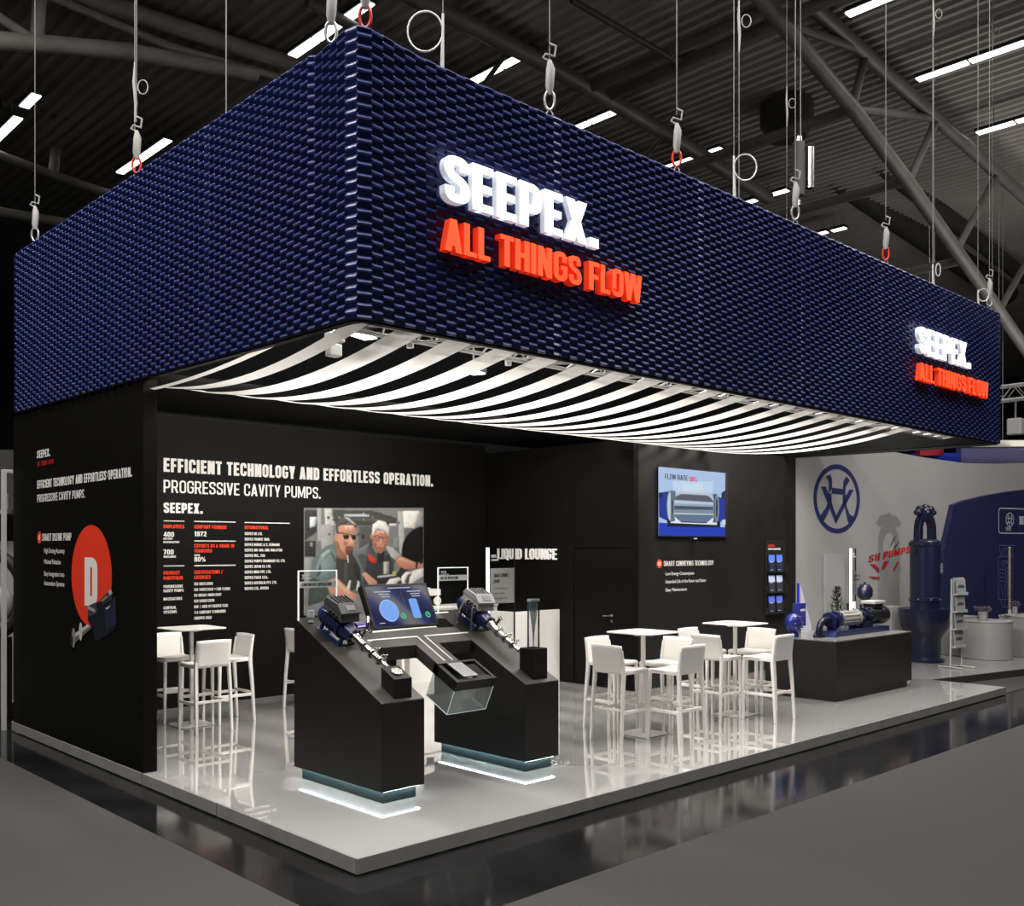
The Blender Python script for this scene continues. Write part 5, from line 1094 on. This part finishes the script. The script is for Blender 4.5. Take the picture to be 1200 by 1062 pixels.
# round monogram on the white wall
def monogram(root, fn, R0, col, name='emblem'):
    mb = MB(); n = 48
    for k in range(n):
        a, b_ = 2*pi*k/n, 2*pi*(k+1)/n
        mb.poly([fn(R0*r*math.cos(t), R0*r*math.sin(t), .004) for r, t in ((.86, a), (1, a), (1, b_), (.86, b_))])
    mb.build('ring', col, root, fix=False)
    W = lambda pts: [fn(R0*(x-300)/162, R0*(385-y)/243, .004) for x, y in pts]
    mb = MB()
    for pts in ([(222, 232), (253, 216), (266, 250), (264, 310), (240, 360), (244, 300), (240, 260)], [(364, 222), (390, 250), (360, 300), (358, 350), (340, 352), (344, 260)], [(262, 308), (345, 314), (340, 354), (262, 350)],
        [(190, 303), (222, 303), (300, 520), (290, 560)], [(418, 316), (385, 316), (285, 520), (292, 560)], [(240, 350), (262, 350), (262, 420), (232, 500), (205, 550), (180, 510), (222, 450), (240, 400)], [(340, 352), (362, 350), (366, 430), (388, 490), (420, 510), (395, 560), (375, 545), (358, 460), (338, 400)]): mb.poly(W(pts))
    mb.build('monogram', col, root, fix=False)
lg = nth('wall_emblem', 'big navy round monogram emblem on the grey-white neighbouring wall', 'emblem', -2.46, 0, 2.86)
monogram(lg, lambda u, v, d=0: Vector((u, -d, v)), .61, mat('emblem_navy', (.018, .02, .09), .5))
# red script logo with bird
def npx(x, y):                                     # trace on the white wall
    k = (x-HX)/FPX; s = (18.5*k-7.81)/(.848-.53*k); d = 18.5+.53*s; return s, 2+(HY-y)/FPX*d
lg = nth('wall_logo', 'red pump logo with parrot and slanted lettering on the neighbouring wall', 'logo', 0, 0, 0)
Z3 = lambda x, y: npx(1000+x/13.27, 620+y/13.27)
f0 = lambda u, v, d=0: Vector((u, -d, v))
mb = MB(); a0 = Z3(230, 525); a1 = Z3(880, 365); ang = math.atan2(a1[1]-a0[1], a1[0]-a0[0]); LW = math.hypot(a1[0]-a0[0], a1[1]-a0[1])
fr_ = lambda u, v, d=0: Vector((a0[0]+u*math.cos(ang)-v*math.sin(ang)+v*.35, -.006-d, a0[1]+u*math.sin(ang)+v*math.cos(ang)))
text(mb, 'SH', fr_, 0, 0, .13, LW*.26, .2, .1, 0); mb.build('lettering', pc((150, 36, 40)), lg, fix=False)
mb = MB(); text(mb, 'PUMPS', fr_, LW*.34, 0, .13, LW*.66, .2, .1, 0); mb.build('lettering', pc((196, 30, 30)), lg, fix=False)
art('parrot', lg, [((150, 40, 50), [(250, 545), (330, 545), (400, 620), (395, 685)]), ((176, 30, 40), [(440, 590), (470, 510), (530, 490), (530, 540), (490, 600), (455, 640)]), ((190, 40, 60), [(680, 500), (705, 510), (640, 650), (610, 640)]), ((40, 44, 50), [(535, 490), (555, 498), (545, 520)]),
    ((150, 40, 50), [(225, 735), (330, 742), (400, 750), (400, 780), (300, 775)]), ((40, 40, 40), [(570, 250), (635, 120), (650, 125), (582, 255)]), ((40, 40, 40), [(615, 300), (700, 195), (712, 185), (640, 300)])], lambda x, y, o: Vector((Z3(x, y)[0], -.008-o, Z3(x, y)[1])))
pn = nth('wall_panel', 'pale grey rectangular panel standing at the neighbouring wall', 'panel', -2.58, -.06, .0); mb = MB(); mb.bb(-.25, .25, 0, .05, 0, 1.88); mb.build('board', mat('pale_grey_panel', (.34, .34, .335), .5), pn, bevel=.004)
# giant submersible pump
mb = None; P0 = at(1084, 17.2); gp = thing('submersible_pump', 'giant navy submersible pump with round lifting eye standing on the neighbouring stand', 'pump', (P0.x, P0.y, 0), (0, 0, NA))
M_gp = mat('navy_casting', (.008, .009, .032), .32, spec=.5, coat=.3)
mb = MB(); mb.lathe([(0, 0), (.32, 0), (.32, .05), (.25, .08), (.24, .35), (.30, .48), (.40, .62), (.43, .86), (.43, .93), (.38, .94), (.27, .92), (.27, .85), (0, .85)], n=36); mb.build('bell', M_gp, gp, smooth=True)
mb = MB(); mb.lathe([(0, .90), (.25, .90), (.25, 1.05), (.265, 1.06), (.265, 1.12), (.25, 1.13), (.25, 2.02), (.265, 2.03), (.265, 2.10), (.22, 2.14), (.0, 2.16)], n=32); mb.build('motor_body', M_gp, gp, smooth=True)
mb = MB(); outer = [(-.26, 2.0), (.26, 2.0), (.24, 2.35), (.21, 2.48), (.12, 2.60), (-.12, 2.60), (-.21, 2.48), (-.24, 2.35)]; inner = [(-.13, 2.22), (.13, 2.22)]+[(.13*math.cos(a), 2.36+.13*math.sin(a)) for a in [pi*k/10 for k in range(11)]]
O = outer; I = [(.0, 0)]
pairs = [((-.25, 2.05), (-.13, 2.05)), ((-.245, 2.25), (-.13, 2.22)), ((-.235, 2.37), (-.13, 2.36)), ((-.20, 2.49), (-.10, 2.44)), ((-.12, 2.60), (-.05, 2.48)), ((.12, 2.60), (.05, 2.48)), ((.20, 2.49), (.10, 2.44)), ((.235, 2.37), (.13, 2.36)), ((.245, 2.25), (.13, 2.22)), ((.25, 2.05), (.13, 2.05))]
for (a, b_), (c, d_) in zip(pairs, pairs[1:]): mb.prism([a, b_, d_, c], lambda u, v, d: Vector((u, d, v)), -.06, .06)
mb.build('lifting_bracket', M_gp, gp, bevel=.006)
mb = MB()
for k in range(5):
    a = pi*k/4-.0; mb.sph((.20*math.cos(a), 0, 2.62+.09*math.sin(a)), .075, 12, (1.1, 1, .8))
mb.sph((0, 0, 2.62), .12, 12); mb.build('crown', M_gp, gp, smooth=True)
mb = MB()
for z_ in (1.09, 2.065):
    for k in range(8): a = 2*pi*k/8+.2; mb.sph((.265*math.cos(a), .265*math.sin(a), z_), .028, 8)
for sx in (-1, 1): mb.box((sx*.265, 0, 1.95), (.04, .06, .08))
mb.build('flange_bolts', M_gp, gp, smooth=True)
em = MB(); 
e_ = bpy.data.objects.new('emblem', None); COL.objects.link(e_); e_.parent = gp; e_.location = (.09, -.245, 1.64); e_.rotation_euler = (0, 0, .35)
monogram(e_, lambda u, v, d=0: Vector((u, -.012-d, v)), .085, pc((170, 172, 178)))
# tank on stand, plant, white table, brochure stand, counters
p = at(1013.5, 16.2); vt = thing('pressure_tank', 'dark blue pressure vessel on a thin stand before the neighbouring wall', 'tank', (p.x, p.y, 0)); mb = MB(); mb.lathe([(0, 1.13), (.07, 1.14), (.125, 1.20), (.125, 1.32), (.07, 1.39), (.02, 1.40), (.015, 1.43), (0, 1.43)], n=24); mb.build('vessel', M_gp, vt, smooth=True); mb = MB(); mb.cyl((0, 0, .01), (0, 0, 1.14), .03, 12); mb.lathe([(.16, 0), (.16, .02)], n=20); mb.build('stand', M_greylt, vt, smooth=True)
p = at(981, 16.5); pl = thing('potted_plant', 'small dark conifer in front of the neighbouring wall behind the pump', 'plant', (p.x, p.y, 0)); mb = MB(); mb.lathe([(0, 0), (.14, 0), (.17, .45), (.15, .45), (0, .42)], n=20); mb.build('pot', M_nw, pl, smooth=True)
mb = MB(); r_ = random.Random(5)
for k in range(420):
    h = r_.random(); a = r_.uniform(0, 2*pi); R_0 = (.26*(1-h)**.8+.02)*r_.uniform(.4, 1); c = Vector((R_0*math.cos(a), R_0*math.sin(a), .48+.85*h)); d_ = Vector((math.cos(a), math.sin(a), .9)).normalized()*.07; n_ = Vector((-math.sin(a), math.cos(a), 0))*.013
    mb.poly([c-n_, c+d_, c+n_])
mb.build('foliage', mat('dark_green_needles', (.03, .055, .02), .6), pl, fix=False); mb = MB(); mb.cyl((0, 0, .42), (0, 0, 1.2), .02, 8); mb.build('stem', M_tubed, pl)
p = at(1119, 16.3); bs = thing('brochure_stand', 'leaning grey brochure stand with four leaflet trays beside the giant pump', 'brochure stand', (p.x, p.y, 0), (0, 0, NA))
mb = MB()
for sx in (-.155, .155): mb.tube([(sx, -.02, .02), (sx*.95+.09, .02, 1.48)], .014, 8)
mb.tube([(-.18, -.25, .012), (-.155, -.08, .02), (-.155, .2, .012)], .012, 8); mb.tube([(.18, -.25, .012), (.155, -.08, .02), (.155, .2, .012)], .012, 8); mb.build('frame', M_greylt, bs, smooth=True)
for k in range(4):
    z = .36+k*.29; y = -.02; X_ = .09*z/1.48
    mb = MB(); mb.bb(X_-.15, X_+.15, y-.07, y, z-.02, z); mb.bb(X_-.15, X_+.15, y-.075, y-.07, z-.02, z+.03); mb.bb(X_-.15, X_+.15, y, y+.006, z-.02, z+.27); mb.build('tray', M_greylt, bs)
def leaflet(k, label):
    z = .36+k*.29; y = -.02
    t = thing('leaflet', label, 'leaflet', tuple(Vector((p.x, p.y, 0))+NX*(.09*z/1.48)+NY*(y-.055)+Vector((0, 0, z+.001))), (math.radians(-5), 0, NA), 'leaflets in the brochure stand')
    mb = MB(); mb.bb(-.125, .125, 0, .012, 0, .25); mb.build('paper', pc((150, 150, 150)), t); mb = MB(); mb.bb(-.09, .09, -.002, 0, .10, .13); mb.bb(-.06, .07, -.002, 0, .13, .15); mb.build('picture', pc((70, 72, 76)), t)
for k, s in enumerate(('lowest', 'second lowest', 'second highest', 'topmost')): leaflet(k, 'grey leaflet in the %s tray of the brochure stand' % s)
def counter(name, label, px_, d_, prof_, h):
    p = at(px_, d_); t = thing(name, label, 'counter', (p.x, p.y, 0), (0, 0, NA)); mb = MB(); mb.prism(prof_, lambda u, v, d: Vector((u, v, d)), 0, h); mb.build('body', M_nw, t, smooth=True, ang=30, bevel=.006)
    mb = MB(); mb.prism([(u*1.02, v*1.02) for u, v in prof_], lambda u, v, d: Vector((u, v, d)), h+.002, h+.03); mb.build('top', mat('counter_top_grey', (.36, .36, .355), .35), t, bevel=.004); return t
rr = [(.36*math.cos(a), .30*math.sin(a)) for a in [pi+pi*k/16 for k in range(17)]]+[(.36, .4), (-.36, .4)]
counter('curved_counter', 'rounded white counter with flower bowl at the neighbouring stand', 1164, 17.6, rr, .66)
counter('white_cabinet', 'plain white cabinet between the brochure stand and the rounded counter', 1131, 18.2, [(-.3, -.1), (.22, -.1), (.22, .3), (-.3, .3)], .70)
counter('curved_counter', 'white counter at the right picture edge carrying a plant pot', 1205, 18.0, [(-.28, -.2), (.5, -.2), (.5, .4), (-.28, .4)], .72)
def flower(px_, d_, z, label, w_):
    p = at(px_, d_); t = thing('potted_flower', label, 'potted flower', (p.x, p.y, z)); mb = MB(); mb.lathe([(0, 0), (w_*.5, 0), (w_*.62, .16), (w_*.5, .16), (0, .14)], n=16); mb.build('pot', M_nw, t, smooth=True)
    mb = MB(); r_ = random.Random(int(px_))
    for k in range(70): a = r_.uniform(0, 2*pi); R_0 = w_*1.1*r_.random()**.5; c = Vector((R_0*math.cos(a), R_0*math.sin(a), .17+.08*r_.random())); mb.sph(c, .018, 5)
    mb.build('blossoms', mat('purple_grey_blossom', (.07, .055, .09), .7), t)
flower(1152, 17.5, .692, 'low flower bowl on the rounded white counter', .14); flower(1189, 18.1, .752, 'small white plant pot on the right white counter', .09)
wt = thing('white_tub', 'white trapezoid cabinet left of the giant pump behind the black counter', 'cabinet', tuple(at(1044, 17.55)), (0, 0, NA)); mb = MB(); mb.prism([(-.12, 0), (.1, 0), (.22, .95), (-.2, .95)], lambda u, v, d: Vector((u, d, v)), -.15, .15); mb.build('body', M_nw, wt, bevel=.006)
# blue wall: framed sign and line drawing, pole
def bpx(x, y): k = (x-HX)/FPX; s = (18.37*k-7.81)/(.848-.53*k); d = 18.37+.53*s; return s, 2+(HY-y)/FPX*d
M_ln = pc((170, 172, 186))
sg = nth('framed_sign', 'white outlined sign with round emblem and letter H on the blue wall', 'sign', 0, -.12, 0)
Z4 = lambda x, y: bpx(1140+x/7.585, 580+y/7.585)
mb = MB(); A = Z4(208, 118); B = Z4(208, 340); W_ = 2.6; P_ = arcpath([(A[0], B[1]), (A[0]+W_, B[1]), (A[0]+W_, A[1]), (A[0], A[1])], .07, True)
for qd in stroke(P_, .022, True): mb.poly([Vector((u, -.004, v)) for u, v in qd])
mb.build('outline', M_ln, sg, fix=False)
e_ = bpy.data.objects.new('emblem', None); COL.objects.link(e_); e_.parent = sg; c = Z4(306, 222); e_.location = (c[0], 0, c[1]); monogram(e_, lambda u, v, d=0: Vector((u, -.002-d, v)), .145, M_ln)
mb = MB(); c = Z4(268, 318); text(mb, '1953', f0, c[0], c[1], .075, .19, .16, .1, .004); mb.build('year', M_ln, sg, fix=False)
mb = MB(); c = Z4(392, 264); text(mb, 'H', f0, c[0], c[1], .17, .15, .24, .1, .004); mb.bb(c[0]-.02, c[0]+.055, -.005, -.003, c[1], c[1]+.02); mb.bb(c[0]+.095, c[0]+.17, -.005, -.003, c[1], c[1]+.02); mb.bb(c[0]-.02, c[0]+.055, -.005, -.003, c[1]+.15, c[1]+.17); mb.bb(c[0]+.095, c[0]+.17, -.005, -.003, c[1]+.15, c[1]+.17); mb.build('letter', M_ln, sg, fix=False)
dw = nth('line_drawing', 'thin white line drawing of a pump on the blue wall', 'wall graphic', 0, -.12, 0); mb = MB(); M_ld = pc((84, 88, 128))
def ln(pts, closed=False, t_=.014):
    P_ = [Vector((*Z4(*a), 0)) for a in pts]
    for qd in stroke(P_, t_, closed): mb.poly([Vector((u, -.003, v)) for u, v in qd])
ln([(205, 550), (335, 550), (335, 930), (205, 930)], True); ln([(205, 450), (350, 450), (330, 480), (335, 550)]); ln([(215, 460), (225, 545)]); ln([(235, 545), (245, 480), (310, 480), (320, 545)]); ln([(265, 455), (265, 545)]); ln([(290, 455), (290, 545)]); ln([(240, 640), (240, 590), (315, 590), (315, 640)]); ln([(262, 640), (262, 605), (292, 605), (292, 640)])
for k in range(4): ln([(215, 660+k*35), (262, 668+k*35)]); ln([(292, 668+k*35), (325, 660+k*35)])
ln([(270, 640), (270, 920)]); ln([(286, 640), (286, 920)]); ln([(225, 800), (245, 915), (262, 800)]); ln([(292, 800), (310, 915), (325, 800)]); ln([(225, 935), (245, 1000), (300, 1000), (320, 935)]); ln([(265, 930), (265, 990)])
mb.build('drawing', M_ld, dw, fix=False)
p = at(1188.5, 18.0); po = thing('display_pole', 'slim pale metal pole standing before the blue wall', 'pole', (p.x, p.y, .75)); mb = MB(); mb.cyl((0, .08, .1), (0, .08, 1.22), .022, 12); mb.sph((0, .08, 1.24), .026, 10); mb.build('rod', mat('brass_grey', (.45, .43, .36), .3, metal=.6), po, smooth=True); mb = MB(); mb.lathe([(.09, .0), (.09, .02)], (0, .08, .0)); mb.cyl((0, .08, 0), (0, .08, .1), .03, 10); mb.build('foot', M_greylt, po)
# small bright banner at the wall end
p = at(941, 15.4); bn = thing('light_cone_banner', 'narrow pale pennant with blue edge right of the black wall end', 'banner', (p.x, p.y, 0), (0, 0, YAW-pi/2)); mb = MB(); mb.prism([(-.06, 0), (.16, 0), (.13, .78), (-.04, 1.42)], lambda u, v, d: Vector((u, d, v)), 0, .02); mb.build('sail', mat('pale_banner', (.36, .36, .42), .6), bn); mb = MB(); mb.cyl((-.075, .01, 0), (-.075, .01, 1.44), .018, 8); mb.build('blue_pole', ec((40, 40, 200), .8), bn)
# banners and lighting truss far behind
def far_box(name, label, cat, x0, x1, y0, y1, d_, m, th=.3):
    a = at(x0, d_); L_ = (x1-x0)/FPX*d_; z0 = 2+(HY-y1)/FPX*d_; z1 = 2+(HY-y0)/FPX*d_; t = thing(name, label, cat, (a.x, a.y, 0), (0, 0, YAW-pi/2)); mb = MB(); mb.bb(0, L_, 0, th, z0, z1); mb.build('panel', m, t); mb = MB(); mb.cyl((L_/2, th/2, z1), (L_/2, th/2, 12.62), .01, 6); mb.build('wire', M_wire, t); return t
far_box('hanging_banner', 'cobalt blue hanging banner far behind the white wall', 'banner', 1070, 1126, 531, 560, 26, mat('far_blue', (.02, .05, .62), .5))
far_box('hanging_banner', 'lilac grey hanging banner far behind at the right edge', 'banner', 1126.5, 1230, 524, 560, 26.2, mat('far_lilac', (.16, .15, .32), .5))
far_box('hanging_banner', 'dark red hanging banner far behind, left of the beige beam', 'banner', 1078, 1106, 526, 534, 25.6, mat('far_red', (.5, .03, .05), .5))
far_box('hanging_beam', 'beige beam hanging low at the right picture edge', 'beam', 1108, 1240, 516, 524, 25, mat('far_beige', (.5, .49, .42), .5))
a = at(1165, 21, 5.12); b_ = at(1245, 21, 5.30); mb = MB(); truss(mb, a, b_, .3, .03, .4); tag(mb.build('lighting_truss', M_alu, None, smooth=True), 'short aluminium truss right of the fascia end', 'truss')
p = at(1190, 21, 4.6); t = thing('spotlight', 'grey spotlight under the truss right of the fascia end', 'spotlight', p); mb = MB(); mb.box((0, 0, 0), (.22, .3, .36)); mb.build('lamp_body', M_greylt, t, bevel=.03); mb = MB(); mb.cyl((0, 0, .18), (0, 0, .56), .02, 8); mb.build('yoke', M_wire, t)

# ================================================================== NEIGHBOURING STAND ON THE LEFT
gpst = thing('glass_partition', 'slim white post of a glass partition left of the outer wall', 'partition', (-.05, 6.98, ZF)); mb = MB(); mb.bb(-.025, .025, 0, .05, 0, 2.98); mb.bb(-.025, .09, 0, .05, 2.98, 3.02); mb.build('post', mat('pale_post', (.5, .5, .5), .4), gpst, bevel=.004)
p = at(2, 12.5); ls = thing('display_wall', 'grey display wall with white ledge at the left picture edge', 'wall', (p.x, p.y, ZF), (0, 0, YAW-pi/2)); mb = MB(); mb.bb(-1.6, .11, .3, .4, 0, 2.2); mb.build('panel', mat('left_grey_panel', (.30, .30, .30), .5), ls); mb = MB(); mb.bb(-1.6, .11, .0, .3, 2.55, 2.6); mb.build('ledge', M_nw, ls); mb = MB(); mb.bb(-1.6, .11, -.1, .3, 0, .12); mb.build('plinth', M_nw, ls); mb = MB(); mb.bb(-1.6, .11, .32, .38, 2.6, 3.4); mb.bb(-.6, -.55, .1, .15, .12, 2.55); mb.build('upper_panel', M_tubed, ls)
p = at(6, 12.0); wh = thing('machine_ring', 'dark ring shaped machine part at the left picture edge', 'machine part', (p.x, p.y, .70), (0, 0, YAW-pi/2)); mb = MB(); mb.tube(ringpts((-.18, 0, .72), .40, .50, (1, 0, 0), 36), .07, 12, closed=True); mb.build('ring', M_rubber, wh, smooth=True); mb = MB(); mb.sph((-.05, .0, .60), .22, 20, (.7, .5, 1)); mb.build('white_cone', M_nw, wh, smooth=True); mb = MB(); mb.bb(-.35, .04, -.1, .1, -.8, .2); mb.build('pedestal', M_tubed, wh, bevel=.01)
p = at(6.5, 12.4, 2.49); cp = thing('white_cup', 'small white cup on the ledge at the left picture edge', 'cup', p); mb = MB(); mb.lathe([(0, 0), (.04, 0), (.045, .2), (0, .2)]); mb.build('cup', M_nw, cp, smooth=True)
